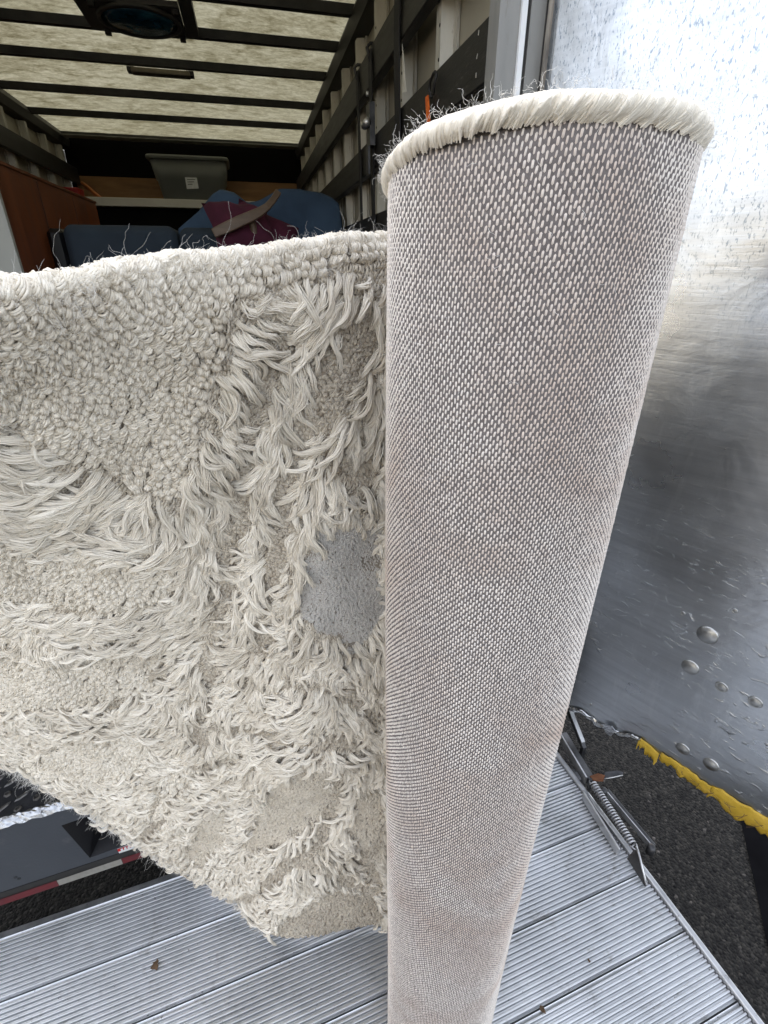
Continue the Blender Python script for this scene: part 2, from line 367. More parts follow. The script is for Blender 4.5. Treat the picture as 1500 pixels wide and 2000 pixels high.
for yb, _ in bows:
    b = MB(); zt = ZR + .016
    b.prism([(RX0+.01, yb-.026, ZR-.002),(RX0+.01, yb-.016, ZR-.034),(RX0+.01, yb+.016, ZR-.034),(RX0+.01, yb+.016, ZR-.002)], (RX1-RX0-.02, 0, 0))
    b.build('roof_bow', M['bow'], truck)
MB().box((RX0, 5.36, ZR-.036), (RX1, 5.40, ZR-.004)).build('header', M['bow'], truck); MB().box((RX0, 5.27, ZR-.042), (RX1, 5.40, ZR-.037)).build('header_flange', M['frame_alu'], truck)
MB().box((RX0-.04, YN, ZF), (RX1+.04, YN+.05, ZR+.025)).build('nose_wall', M['black_wall'], truck)
MB().box((RX0+.0, YN-.016, ZF+.002), (RX1-.0, YN-.002, 2.32)).build('plywood_lining', M['ply'], truck)
# hat-section wall posts
def post(x, s, y, wd=.105):
    prof = [(0,-wd/2),(.008,-wd/2),(.008,-wd/2+.022),(.040,-wd/2+.034),(.040,wd/2-.034),(.008,wd/2-.022),(.008,wd/2),(0,wd/2)]
    return MB().prism([(x + s*.043 - s*d, y+q, ZF+.002) for d, q in prof], (0, 0, ZR-.10-ZF))
for k in range(11): post(RX1, 1, 1.655 + .370*k).build('wall_post', M['post'], truck)
for k in range(11): post(RX0, -1, 1.655 + .370*k).build('wall_post', M['post'], truck)
# screws in the near posts
scr = MB().lathe([(.0045,0),(.0045,.001),(.002,.002)], (0,0,0), (-1,0,0), 8).mesh('screw', M['chassis'])
for k in range(3):
    for z in (2.12, 2.19, 2.26, 2.42): place('screw', scr, (RX1+.0028, 1.655+.37*k-.012, z), truck)
# horizontal slats
slats_r = [(1.965, 2.072), (2.235, 2.345), (1.70, 1.812), (1.40, 1.52), (1.05, 1.17)]
for z0, z1 in slats_r:
    o = MB().box((RX1-.034, YB+.045, z0), (RX1-.0005, YN-.02, z1)).build('slat', M['black_slat'], truck); mround(o, .003, 1)
for z0, z1 in ((2.258, 2.372), (1.965, 2.072), (1.70, 1.812)):
    o = MB().box((RX0+.0005, YB+.045, z0), (RX0+.034, YN-.02, z1)).build('slat', M['black_slat'], truck); mround(o, .003, 1)
nick = MB().box((-.0006,-.0015,-.004),(0,.0015,.004)).mesh('slat_screw', M['post'])
for (x, y) in ((935,64),(932,110),(930,147)):
    place('slat_screw', nick, at_x(x, y, RX1-.0345), truck, (random.uniform(-.5,.5),0,0))
# rear door frame (stepped aluminium section, white strip, seals)
def framebars(s, x):
    b = lambda a0, a1, y0, y1, nm, m: MB().box((min(x+s*a0, x+s*a1), y0, ZF), (max(x+s*a0, x+s*a1), y1, ZR+.02)).build(nm, m, truck)
    b(-.050, -.008, YB-.005, YB+.044, 'door_frame', M['frame_alu'])
    b(-.0075, .0035, YB-.012, YB+.040, 'weather_strip', M['white_strip'])
    b(.004, .012, YB-.004, YB+.040, 'door_frame', M['rubber'])
    b(.0125, .044, YB-.008, YB+.036, 'door_frame', M['frame_alu'])
    b(.0445, .056, YB-.010, YB+.030, 'door_seal', M['rubber'])
framebars(1, RX1+.004); framebars(-1, RX0-.004)
MB().box((RX0-.05, YB-.005, ZR-.08), (RX1+.05, YB+.05, ZR+.03)).build('rear_header', M['frame_alu'], truck)
hp = MB()
hp.tube([(RX1+.058, YB-.02, z) for z in np.linspace(.9, 2.6, 30)], .012, 8).build('hinge', M['grime'], truck, True)
MB().tube([(RX0-.058, YB-.02, z) for z in np.linspace(.9, 2.6, 4)], .012, 8).build('hinge', M['grime'], truck, True)
# roof vent with blue lens, and lamp bar on a bow
vx0, vx1 = at_z(205, 60, 2.55)[0], at_z(362, 66, 2.55)[0]; vc = (vx0+vx1)/2
fr = MB(); 
fr.box((vx0, 2.775, 2.548), (vx1, 3.094, 2.566)).box((vx0-.055, 2.70, 2.560), (vx0-.002, 3.12, 2.60)).box((vx1+.002, 2.70, 2.560), (vx1+.055, 3.12, 2.60))
vent = fr.build('roof_vent', M['vent'], truck)
MB().lathe([(.165,0),(.165,-.010),(.150,-.014),(.1495,-.004)], (vc, 2.93, 2.547), (0,0,1), 32).build('vent_ring', M['vent'], vent, True)
MB().lathe([(.148,-.006),(.12,-.012),(.06,-.016),(.005,-.017)], (vc, 2.93, 2.546), (0,0,1), 32).build('vent_lens', M['lens'], vent, True)
knob = MB().box((-.012,-.012,-.016),(.012,.012,0)).mesh('vent_latch', M['chassis'])
for sx in (-1, 1):
    for yy in (2.80, 3.07): place('vent_latch', knob, (vc+sx*.155, yy, 2.5475), vent)
a, b_ = at_z(258, 139, 2.545), at_z(373, 149, 2.545)
lb = MB().box((a[0], 3.528, 2.528), (b_[0], 3.585, 2.553)).build('lamp_bar', M['lampbar'], truck); mround(lb, .008, 3)
for xx in (a[0], b_[0]): MB().box((xx-.018, 3.532, 2.533), (xx+.018, 3.581, 2.5537)).build('lamp_end_cap', M['chassis'], lb)
# chassis and wheels
MB().box((-.85, YB+.1, .48), (-.72, 6.8, ZF-.101)).build('chassis_rail', M['chassis'], truck)
MB().box((-.08, YB+.1, .48), (.05, 6.8, ZF-.101)).build('chassis_rail', M['chassis'], truck)
MB().tube([(-1.05, 3.9, .40), (.25, 3.9, .40)], .05, 10).build('axle', M['chassis'], truck)
for x in (-1.28, .30):
    wp = [(.18,0),(.30,.0),(.375,.02),(.40,.06),(.40,.14),(.375,.18),(.30,.20),(.18,.20)]
    wl = MB().lathe(wp, (x, 3.9, .40), (1,0,0), 28).build('wheel', M['tyre'], truck, True)
    MB().lathe([(.17,.04),(.178,-.003),(.16,.02),(.06,.05),(.05,.01)], (x, 3.9, .40), (1,0,0), 20).build('wheel_rim', M['frame_alu'], wl, True)
MB().box((RX0, 5.8, .55), (RX1, 7.4, 2.0)).box((RX0+.1, 7.4, .55), (RX1-.1, 8.2, 1.3)).build('cab', M['box_skin'], truck)
for x in (-1.28, .30): MB().lathe(wp, (x, 7.3, .40), (1,0,0), 24).build('wheel', M['tyre'], truck, True)

# swung-back rear door: one scuffed aluminium sheet with a torn, taped foot
DPH = R(28); dd = np.array([math.sin(DPH), -math.cos(DPH), 0]); dn = np.array([-math.cos(DPH), -math.sin(DPH), 0]); dh = np.array([RX1+.072, YB-.025, 0])
def door_sz(x, y): p = at_plane(x, y, dh, dn); return float((p-dh) @ dd), float(p[2])
foot = [door_sz(x, y) for x, y in ((1085,1366),(1110,1365),(1140,1372),(1165,1388),(1200,1412),(1235,1420),(1262,1430),(1300,1462),(1330,1478),(1365,1505),(1400,1530),(1450,1562),(1500,1590))]
foot = [(0.0, foot[0][1]), (.15, foot[0][1])] + foot + [(.90, foot[-1][1]), (1.0, foot[-1][1])]
fs = np.array(foot); DT = ZR + .02
ss = np.concatenate([np.linspace(0, 1.0, 81)]); zz = np.interp(ss, fs[:, 0], fs[:, 1]) + np.array([random.uniform(-.004, .004) for _ in ss])
def dent(s, z):
    return (.0022*math.sin(5*s+2.1*z)*math.sin(3.3*z+1) + .0010*math.sin(11*s-6*z) - .006*math.exp(-((s-.55)/.10)**2-((z-1.60)/.05)**2) + .003*math.exp(-((s-.40)/.08)**2-((z-1.02)/.10)**2)
            - .003*math.exp(-((s-.68)/.15)**2-((z-.82)/.06)**2) + .012*max(0, .62-z)*math.sin(23*s))
rows = 70; P = np.zeros((len(ss), rows, 3))
for i, (s_, z0) in enumerate(zip(ss, zz)):
    for j in range(rows):
        z = z0 + (DT - z0) * (j/(rows-1))**1.25
        P[i, j] = dh + dd*s_ + vZ*z + dn*(.030 + dent(s_, z))
Pb = P - dn*.032
b = MB().grid(P); b.grid(Pb)
edge = [(i*rows, (i+1)*rows, len(ss)*rows+(i+1)*rows, len(ss)*rows+i*rows) for i in range(len(ss)-1)]
b.f += edge; b.f += [((len(ss)-1)*rows+j, (len(ss)-1)*rows+j+1, (2*len(ss)-1)*rows+j+1, (2*len(ss)-1)*rows+j) for j in range(rows-1)]
b.f += [(j, j+1, len(ss)*rows+j+1, len(ss)*rows+j) for j in range(rows-1)]
door = b.build('swing_door', M['door'], truck, True); door['label'] = 'scuffed bare aluminium rear door swung open, its foot torn and taped yellow'
def dsurf(s, z, out=0): return dh + dd*s + vZ*z + dn*(.030 + dent(s, z) + out)
# torn silver lip
b = MB(); k = 0
lip_s = np.linspace(fs[3, 0]-.02, fs[8, 0], 60); n_ = len(lip_s); L = np.zeros((n_, 5, 3))
for i, s_ in enumerate(lip_s):
    z0 = float(np.interp(s_, ss, zz)); jag = .004*math.sin(90*s_)+random.uniform(-.002, .002)
    for j, (o_, d_) in enumerate(((.003, .004), (.008, -.001+jag), (.006, -.008+jag), (-.004, -.011+jag*1.4), (-.016, -.007))): L[i, j] = dsurf(s_, z0, 0) + dn*o_ + vZ*d_
b.grid(L).build('torn_lip', M['torn_alu'], door, True)
flap = [dsurf(*door_sz(x, y), .008) for x, y in ((1190,1398),(1208,1402),(1216,1412),(1206,1422),(1196,1415))]
MB().prism(flap, dn*.0015).build('torn_flap', M['torn_alu'], door)
# yellow tape in ragged overlapping pieces
def tape(s0, s1, up, dn_, seed):
    r = random.Random(seed); S = np.linspace(s0, s1, 34); G = np.zeros((34, 8, 3)); wu = wd_ = 0.0
    for i, s_ in enumerate(S):
        wu = .6*wu + r.uniform(-.22, .22); wd_ = .7*wd_ + r.uniform(-.3, .3) + (r.uniform(-.6, .3) if r.random() < .12 else 0)
        z0 = float(np.interp(s_, fs[:, 0], fs[:, 1])); u_ = up*(1+wu); d_ = max(.003, dn_*(1+wd_))
        for j in range(8):
            t = j/7; z = z0 + u_ - (u_+d_)*t
            G[i, j] = dsurf(s_, max(z, z0-.045), .0030 + .0022*math.sin(3.1*t)) - dn*(.010*max(0, t-.6)) + dn*.0012*math.sin(80*s_+4*t)
    o = MB().grid(G).build('yellow_tape', M['yellow'], door, True); o.modifiers.new('thick', 'SOLIDIFY').thickness = .0015
s_of = lambda x, y: door_sz(x, y)[0]
tape(s_of(1258,1430), s_of(1298,1458), .004, .036, 1)
tape(s_of(1300,1460), s_of(1420,1545), .012, .022, 2)
tape(s_of(1395,1527), s_of(1500,1592)+.12, .018, .030, 3)
thread = MB()
for q in range(14):
    x = 1330 + q*13 + random.uniform(-5, 5); s_ = s_of(x, 1478+(x-1330)*.66); z0 = float(np.interp(s_, ss, zz))
    p0 = dsurf(s_, z0+.006, .012); p1 = p0 + dd*random.uniform(-.03, .03) + vZ*random.uniform(-.03, -.005) + dn*random.uniform(-.004, .004)
    thread.tube([p0, (p0+p1)/2+dd*random.uniform(-.006,.006), p1], .0006, 4)
thread.build('loose_thread', M['leaf'], door)
# carriage bolts and rivets
def bolt(px, py, rad):
    rad *= .82
    s_, z = door_sz(px, py); c = dsurf(s_, z, 0)
    prof = [(rad*1.15, -.003), (rad*1.1, .0015), (rad, .0025), (rad*.92, rad*.16), (rad*.70, rad*.27), (rad*.4, rad*.33), (rad*.08, rad*.35)]
    MB().lathe(prof, c, dn, 20).build('bolt', M['bolt'], door, True)
for a_ in ((1392,1227,.0225), (1358,1290,.0195), (1418,1328,.0135), (1483,1357,.0145), (1345,1186,.005), (1343,1448,.0165), (1397,1478,.0180), (1165,1363,.0035), (1445,1180,.0055)): bolt(*a_)
# step plate, bumper panel
BA = R(6.2); bx = np.array([math.cos(BA), math.sin(BA), 0]); by = np.array([-math.sin(BA), math.cos(BA), 0]); b0 = np.array([-.545, .691, 0])
step = MB().obox(b0 - bx*.85 + vZ*.706, bx*2.05, by*.56, vZ*.014).build('step_plate', M['plate_paint'], truck)
loz = MB(); 
loz.add([(-.014,0,0),(-.007,-.0040,0),(.007,-.0040,0),(.014,0,0),(.007,.0040,0),(-.007,.0040,0),(-.010,0,.0024),(.010,0,.0024),(-.005,-.0022,.0024),(.005,-.0022,.0024),(.005,.0022,.0024),(-.005,.0022,.0024)],
        [(0,1,8,6),(1,2,9,8),(2,3,7,9),(3,4,10,7),(4,5,11,10),(5,0,6,11),(6,8,9,7,10,11)])
loz_m = loz.mesh('tread', M['tread_metal'])
stud_m = MB().lathe([(.0070,0),(.0062,.0026),(.0040,.0030),(.0036,.0010)], (0,0,0), (0,0,1), 6).mesh('tread_stud', M['tread_metal'])
for i in range(22):
    for j in range(9):
        p = b0 + bx*(-.30 + .027*i) + by*(.018 + .027*j + (.0135 if i % 2 else 0)) + vZ*.7202
        if (i//2 + j) % 3: place('tread', loz_m, p, step, (0, 0, BA + R(38) + random.uniform(-.06, .06)))
        else: place('tread_stud', stud_m, p, step, (0, 0, random.uniform(0, 1)))
# crinkled scraped edge
S = np.linspace(-.85, 1.20, 400); G = np.zeros((400, 6, 3))
for i, s_ in enumerate(S):
    for j in range(6):
        t = j/5; jit = random.uniform(-1, 1)
        G[i, j] = b0 + bx*s_ + by*(.010 - .016*t + .0012*jit) + vZ*(.7215 + .0045*math.sin(t*3.1) - .010*t*t + .0018*random.uniform(-1, 1))
MB().grid(G).build('scraped_edge', M['foil'], step, False)
bf = lambda s_, z, out=0: b0 + bx*s_ + vZ*z - by*out
pock = [(.083,.665),(.20,.672),(.23,.552),(.103,.545)]
# panel with a real opening: four pieces round the pocket, welded into one mesh
Vp = [bf(-.85,.706),bf(1.2,.706),bf(1.2,.530),bf(-.85,.530)] + [bf(*q) for q in pock]
pb = MB().add(Vp, [(0,4,5,1),(1,5,6,2),(2,6,7,3),(3,7,4,0)])
panel = pb.build('bumper_panel', M['bumper'], truck, fix=False)
deep = [bf(.135,.650,-.06), bf(.20,.655,-.06), bf(.22,.575,-.06), bf(.140,.570,-.06)]
MB().add([bf(*q) for q in pock] + deep, [(0,1,5,4),(1,2,6,5),(2,3,7,6),(3,0,4,7),(4,5,6,7)]).build('pocket', M['void'], panel, fix=False)
st = [bf(.128,.6665,.002), bf(.158,.666,.002), bf(.166,.620,.002), bf(.146,.616,.002)]
stk = MB().prism(st, by*.0012).build('sticker', M['paper'], panel)
MB().prism([bf(.140,.648,.0034), bf(.163,.645,.0034), bf(.164,.622,.0034), bf(.1475,.619,.0034)], by*.0008).build('blue_print', M['blue'], stk)
MB().prism([bf(.154,.546,.0015), bf(.215,.551,.0015), bf(.215,.531,.0015), bf(.154,.531,.0015)], by*.001).build('sticker', M['paper'], panel)
MB().prism([bf(.154,.5465,.0030), bf(.215,.5515,.0030), bf(.215,.541,.0030), bf(.154,.539,.0030)], by*.001).build('red_print', M['red_print'], panel)
for q in range(8):
    w0 = .160 + q*.0065; MB().prism([bf(w0,.5405,.0042), bf(w0+.004,.5408,.0042), bf(w0+.004,.5472,.0042), bf(w0,.5468,.0042)], by*.0006).build('sticker_letter', M['paper'], panel)
for x, z in ((-.022,.560),(-.018,.553)): MB().lathe([(.0035,.0),(.003,.0006)], bf(x, z, .0002), -by, 8).build('bolt_hole', M['void'], panel)
lipb = MB().obox(bf(-.85,.494,.001), bx*2.05, by*.05, vZ*.0355).build('bumper_lip', M['chassis'], truck)
q = .036-.18-.298*2
while q < .9:
    for m_, l_ in (('red_tape', .18), ('white_tape', .118)):
        p0 = q + .0365+.63-.18-.63; p0 = q
        MB().add([bf(p0,.4945,.0022),bf(p0+l_-.0006,.4945,.0022),bf(p0+l_-.0006,.513,.0022),bf(p0,.513,.0022)], [(0,1,2,3)]).build('reflector_strip', M[m_], lipb, fix=False); q += l_
MB().obox(b0 + by*.05 - bx*.8 + vZ*.56, bx*1.95, by*.5, vZ*.146).build('rear_crossmember', M['chassis'], truck)

# ================================================================ lift platform
LA = R(5.7); lx = np.array([math.cos(LA), math.sin(LA), 0]); ly = np.array([-math.sin(LA), math.cos(LA), 0]); ZP = .40
lp = lambda a, b, z=ZP: lx*a + ly*b + vZ*z
plat = empty('lift_platform', lp(.05, .1, 0), 'ribbed aluminium lift platform with worn plank joints under the rug roll', 'lift platform')
PW = .1145; NR = 13
for k in range(11):
    y1 = .735 - PW*k - .0014; y0 = y1 - PW + .0028
    pr = [(y0, -.030), (y0, -.0012)]; pitch = (y1 - y0 - .006)/NR
    for i in range(NR):
        u0 = y0 + .003 + pitch*i; pr += [(u0 + pitch*.06, -.0050), (u0 + pitch*.20, -.0004), (u0 + pitch*.30, 0), (u0 + pitch*.56, 0), (u0 + pitch*.66, -.0004), (u0 + pitch*.80, -.0050)]
    pr += [(y1, -.0012), (y1, -.030)]
    MB().prism([lp(-1.30, q_, ZP + h) for q_, h in pr], lx*2.055).build('plank', M['deck'], plat)
MB().obox(lp(-1.30, .735-PW*11, ZP-.032), lx*2.055, ly*(PW*11), vZ*.0015).build('underframe', M['groove_dirt'], plat)
MB().obox(lp(-1.30, .7352, ZP-.050), lx*2.07, ly*.010, vZ*.0495).build('edge_rail', M['steel_edge'], plat)
o = MB().obox(lp(.7565, .735-PW*11, ZP-.045), lx*.0125, ly*(PW*11-.0005), vZ*.052).build('edge_rail', M['steel_edge'], plat); mround(o, .0025, 2)
MB().obox(lp(.7695, .735-PW*11, ZP-.060), lx*.006, ly*(PW*11), vZ*.050).build('edge_rail', M['dark_steel'], plat)
for xx in (-1.0, .1, .6): MB().obox(lp(xx, .735-PW*11+.05, 0), lx*.08, ly*.9, vZ*(ZP-.033)).build('support_leg', M['chassis'], plat)
# latch hardware along the edge
zq = .43
def lq(x, y, z=zq): return at_z(1080 + x/4.764, 1340 + y/4.762, z)
s0, s1 = lq(372, 905, .437), lq(748, 1478, .432)
ax = s1 - s0; Ln = np.linalg.norm(ax); axn = ax/Ln; e1 = np.cross(axn, vZ); e1 /= np.linalg.norm(e1); e2 = np.cross(e1, axn)
turns = 23; T = np.linspace(0, 1, turns*12+1)
sp = MB().tube([s0 + axn*Ln*t + .0078*(math.cos(2*math.pi*turns*t)*e1 + math.sin(2*math.pi*turns*t)*e2) for t in T], .0021, 6).build('coil_spring', M['spring_steel'], plat, True)
def hook(c, d, sgn):
    return [c + d*sgn*(.010*math.sin(t)) + e1*(.007*math.cos(t)) + vZ*.001 for t in np.linspace(0, math.pi, 10)]
MB().tube(hook(s0, axn, -1), .0018, 6).build('spring_hook', M['spring_steel'], sp, True)
MB().tube(hook(s1, axn, 1), .0018, 6).build('spring_hook', M['spring_steel'], sp, True)
MB().obox(s0 - axn*.012 - e1*.004 + vZ*-.030, axn*.008, e1*.008, vZ*.034).build('spring_bracket', M['dark_steel'], plat)
MB().prism([lq(780,1500,.436), lq(800,1515,.436), lq(885,1850,.406), lq(865,1862,.406), lq(700,1600,.402)], e1*.003).build('spring_bracket', M['dark_steel'], plat)
MB().tube([lq(775,1490,.438), lq(800,1560,.436), lq(872,1850,.408)], .0026, 6).build('pull_rod', M['steel_edge'], plat, True)
pa, pb_ = lq(290, 985, .428), lq(625, 1520, .424); d_ = (pb_-pa); dn2 = d_/np.linalg.norm(d_); sd = np.cross(dn2, vZ)
o = MB().obox(pa - sd*.003 - vZ*.026, d_, sd*.006, vZ*.027).build('guide_plate', M['steel_edge'], plat); mround(o, .0025, 2)
o = MB().obox(pa + sd*-.014 - vZ*.026, d_*.94, sd*.011, vZ*.008).build('guide_plate', M['dark_steel'], plat)
ba, bb = lq(95, 430, .425), lq(350, 850, .425); d_ = bb-ba; dn3 = d_/np.linalg.norm(d_); sd3 = np.cross(dn3, vZ)
MB().obox(ba - sd3*.011 - vZ*.022, d_, sd3*.020, vZ*.020).build('hinge_bar', M['dark_steel'], plat)
MB().obox(ba + sd3*.0095 - vZ*.022, d_, sd3*.004, vZ*.026).build('hinge_bar', M['steel_edge'], plat)
la, lb_ = lq(490, 960, .432), lq(935, 1490, .422); d_ = lb_-la; dn4 = d_/np.linalg.norm(d_); sd4 = np.cross(dn4, vZ)
o = MB().obox(la - sd4*.010 - vZ*.012, d_, sd4*.009, vZ*.012).build('latch_lever', M['dark_steel'], plat); mround(o, .003, 2)
MB().obox(la + sd4*.001 - vZ*.014, d_*.98, sd4*.0025, vZ*.016).build('latch_lever', M['steel_edge'], plat)
for q_ in (la, lb_): MB().lathe([(.009,-.02),(.009,.002),(.006,.005),(.002,.006)], q_ + sd4*.006, (0,0,1), 12).build('pivot_bolt', M['dark_steel'], plat, True)
MB().prism([lq(345,835,.440), lq(420,810,.444), lq(485,830,.446), lq(470,880,.446), lq(370,875,.442)], vZ*-.004).build('latch_flap', M['rust'], plat)
MB().prism([lq(485,800,.448), lq(600,785,.450), lq(655,800,.450), lq(650,835,.444), lq(480,862,.444)], vZ*-.003).build('latch_flap', M['dark_steel'], plat)
MB().tube([lq(480,862,.447), lq(560,850,.449), lq(650,830,.450)], .0013, 5).build('latch_flap', M['steel_edge'], plat, True)
aa, ab = lq(130, 150, .50), lq(280, 530, .44); d_ = ab-aa; dn5 = d_/np.linalg.norm(d_); sd5 = np.cross(dn5, vZ); sd5 /= np.linalg.norm(sd5)
MB().obox(aa - sd5*.006, d_, sd5*.011, vZ*.004).build('lift_arm', M['steel_edge'], plat)
MB().obox(aa - sd5*.004 - vZ*.02, d_, sd5*.007, vZ*.019).build('lift_arm', M['dark_steel'], plat)
MB().obox(ab - sd5*.006 - vZ*.10, dn5*.012, sd5*.011, vZ*.099).build('lift_arm', M['dark_steel'], plat)
MB().obox(ab - sd5*.02 - vZ*.44, dn5*.03, sd5*.05, vZ*.335).build('lift_arm', M['dark_steel'], plat)
# litter
def scrap(px, py, r, label, name='leaf_scrap'):
    c = at_z(px, py, ZP+.0012); rr = random.Random(px); n = 11
    V = [c + np.array([r*(1+rr.uniform(-.5,.5))*math.cos(2*math.pi*k/n), 1.4*r*(1+rr.uniform(-.5,.5))*math.sin(2*math.pi*k/n), rr.uniform(0,.0015)]) for k in range(n)]
    top = MB().prism(V, vZ*.0008).build(name, M['leaf'], None, loc=c); tag(top, label, 'leaf')
scrap(304, 1884, .0065, 'crumpled brown leaf scrap lying on the ribbed platform below the hem')
scrap(1060, 1972, .0045, 'tiny dark leaf crumb on the ribbed platform beside the roll')
scrap(1150, 1876, .0022, 'small brown speck of leaf on the planks between roll and edge rail')

# ================================================================ cargo in the box
# tall cabinet along the wall: pale front, red-brown side
cab = empty('cabinet', (-1.14, 3.4, ZF), 'tall red-brown veneer cabinet with pale front along the truck wall', 'cabinet')
MB().box((-1.322, 2.68, ZF+.001), (-.952, 4.22, 2.0)).build('carcass', M['wood_red'], cab)
MB().box((-1.325, 2.655, ZF+.02), (-.950, 2.679, 2.004)).build('front_panel', M['pale_front'], cab)
MB().box((-1.326, 2.679, 2.0005), (-.946, 4.226, 2.012)).build('top_edge', M['wood_red'], cab)
for y_ in (3.15, 3.70): MB().box((-.9518, y_, ZF+.01), (-.9505, y_+.003, 1.99)).build('panel_joint', M['void'], cab)
# navy wrapped sofa
sofa = empty('sofa', (-.6, 3.2, ZF), 'long sofa wrapped in dark navy cloth before the red-brown cabinet', 'sofa')
o = MB().cbox((-.86, 3.00, ZF+.06), (-.335, 3.55, 1.805), .03).build('back', M['navy'], sofa); mround(o, .02, 3)
o = MB().cbox((-.329, 3.005, ZF+.06), (.30, 3.55, 1.80), .03).build('back', M['navy'], sofa); mround(o, .02, 3)
o = MB().cbox((-.944, 3.06, ZF+.06), (-.866, 3.55, 1.79), .02).build('armrest', M['void'], sofa)
for x_ in (-.9, .2):
    for y_ in (3.1, 3.45): MB().tube([(x_, y_, ZF+.001), (x_, y_, ZF+.10)], [.02, .028], 8).build('leg', M['arm_wood'], sofa)
# dark crate with a white board and the tote on it
crate = empty('packing_crate', (-.5, 5.2, ZF), 'dark packing crate under the white board at the nose wall', 'crate')
MB().cbox((-1.30, 5.06, ZF+.001), (.40, 5.52, 2.052), .01).build('body', M['black_wall'], crate)
for z_ in (1.1, 1.5, 1.9): MB().box((-1.30, 5.048, z_), (.40, 5.059, z_+.06)).build('batten', M['black_wall'], crate)
o = MB().box((-1.325, 4.98, 2.054), (.42, 5.53, 2.115)).build('white_board', M['board']); tag(mround(o, .006, 2), 'long white board lying across the crate below the grey tote', 'board')
tote = empty('storage_tote', (-.39, 5.15, 2.116), 'grey plastic storage tote with paper label on the white board', 'storage tote')
def tub(z0, x0, x1, y0, y1, n=6, r=.05):
    pts = []
    for cx, cy, a0 in ((x1-r, y1-r, 0), (x0+r, y1-r, 90), (x0+r, y0+r, 180), (x1-r, y0+r, 270)):
        for k in range(n): t = R(a0 + 90*k/(n-1)); pts.append((cx + r*math.cos(t), cy + r*math.sin(t), z0))
    return pts
rings = [tub(2.117, -.615, -.135, 5.02, 5.34), tub(2.245, -.640, -.115, 5.005, 5.365), tub(2.250, -.648, -.107, 5.0, 5.37), tub(2.385, -.672, -.086, 4.985, 5.39)]
m_ = len(rings[0]); b = MB(); b.add(np.vstack(rings), [tuple(range(m_))[::-1]] + [(i*m_+k, i*m_+(k+1) % m_, (i+1)*m_+(k+1) % m_, (i+1)*m_+k) for i in range(3) for k in range(m_)] + [tuple(range(3*m_, 4*m_))])
b.build('body', M['tote'], tote, True)
rr_ = [tub(2.386, -.692, -.068, 4.968, 5.405), tub(2.402, -.697, -.064, 4.964, 5.41), tub(2.412, -.690, -.072, 4.972, 5.40)]
b = MB(); b.add(np.vstack(rr_), [tuple(range(m_))[::-1], tuple(range(2*m_, 3*m_))] + [(i*m_+k, i*m_+(k+1) % m_, (i+1)*m_+(k+1) % m_, (i+1)*m_+k) for i in range(2) for k in range(m_)]); b.build('lid', M['tote'], tote)
lab = [at_y(x, y, 4.998) for x, y in ((361,346),(384,346),(388,368),(365,369))]
lb = MB().prism(lab, (0, .006, 0)).build('paper_label', M['paper'], tote)
for q in range(3):
    a0 = lab[0]*(.75-.2*q) + lab[3]*(.25+.2*q); a1 = lab[1]*(.75-.2*q) + lab[2]*(.25+.2*q)
    MB().obox(a0*.85+a1*.15 + np.array([0,-.0015,0]), (a1-a0)*(.7-.15*q), (0, .001, 0), vZ*.006).build('label_line', M['tote'], lb)
# blue moving blanket over furniture
xs = np.linspace(-.335, .515, 60); prof_x = [-.335,-.22,-.14,-.10,-.03,.03,.10,.20,.30,.40,.47,.505,.515]; prof_z = [1.80,1.88,1.955,1.975,1.955,1.915,1.935,1.985,1.985,1.965,1.945,1.92,1.86]
G = np.zeros((60, 26, 3))
for i, x in enumerate(xs):
    zt = np.interp(x, prof_x, prof_z)
    for j in range(26):
        t = j/25
        if t < .35: y = 3.50 - .38*(t/.35); z = zt + .012*math.sin(14*x+6*t) - .02*(1-t/.35)
        else:
            k = (t-.35)/.65; y = 3.12 - .05*math.sqrt(k) - .016*math.sin(31*x + 2*k)*k; z = zt - (.02*k + .85*k*k*.9 + .15*k)
        G[i, j] = (x, y - .10*np.interp(x, [-.34,-.1,.2,.5], [0,.3,.6,.9]), max(z, ZF+.05))
tag(MB().grid(G).build('moving_blanket', M['blanket'], None, True, loc=(.1, 3.1, ZF)), 'blue quilted moving blanket draped over stacked furniture by the slatted wall', 'blanket')
o = bpy.data.objects['moving_blanket']; md = o.modifiers.new('thick', 'SOLIDIFY'); md.thickness = .006; md.offset = -1
tp_ = [( -.26,3.5,1.86),(-.16,3.46,1.962),(-.105,3.44,1.992),(-.05,3.42,1.985),(.0,3.42,1.955),(.05,3.42,1.93)]
E_ = np.array([[np.array(p) + np.array([0, dy, dz]) for dy, dz in ((.05,-.03),(.0,.008),(-.05,-.002),(-.09,-.05))] for p in tp_])
tag(MB().grid(E_).build('cream_quilt', M['blanket_edge'], None, True, loc=(-.1,3.42,1.9)), 'cream quilt edge folded behind the blue moving blanket peak', 'quilt')
bpy.data.objects['cream_quilt'].modifiers.new('thick', 'SOLIDIFY').thickness = .012
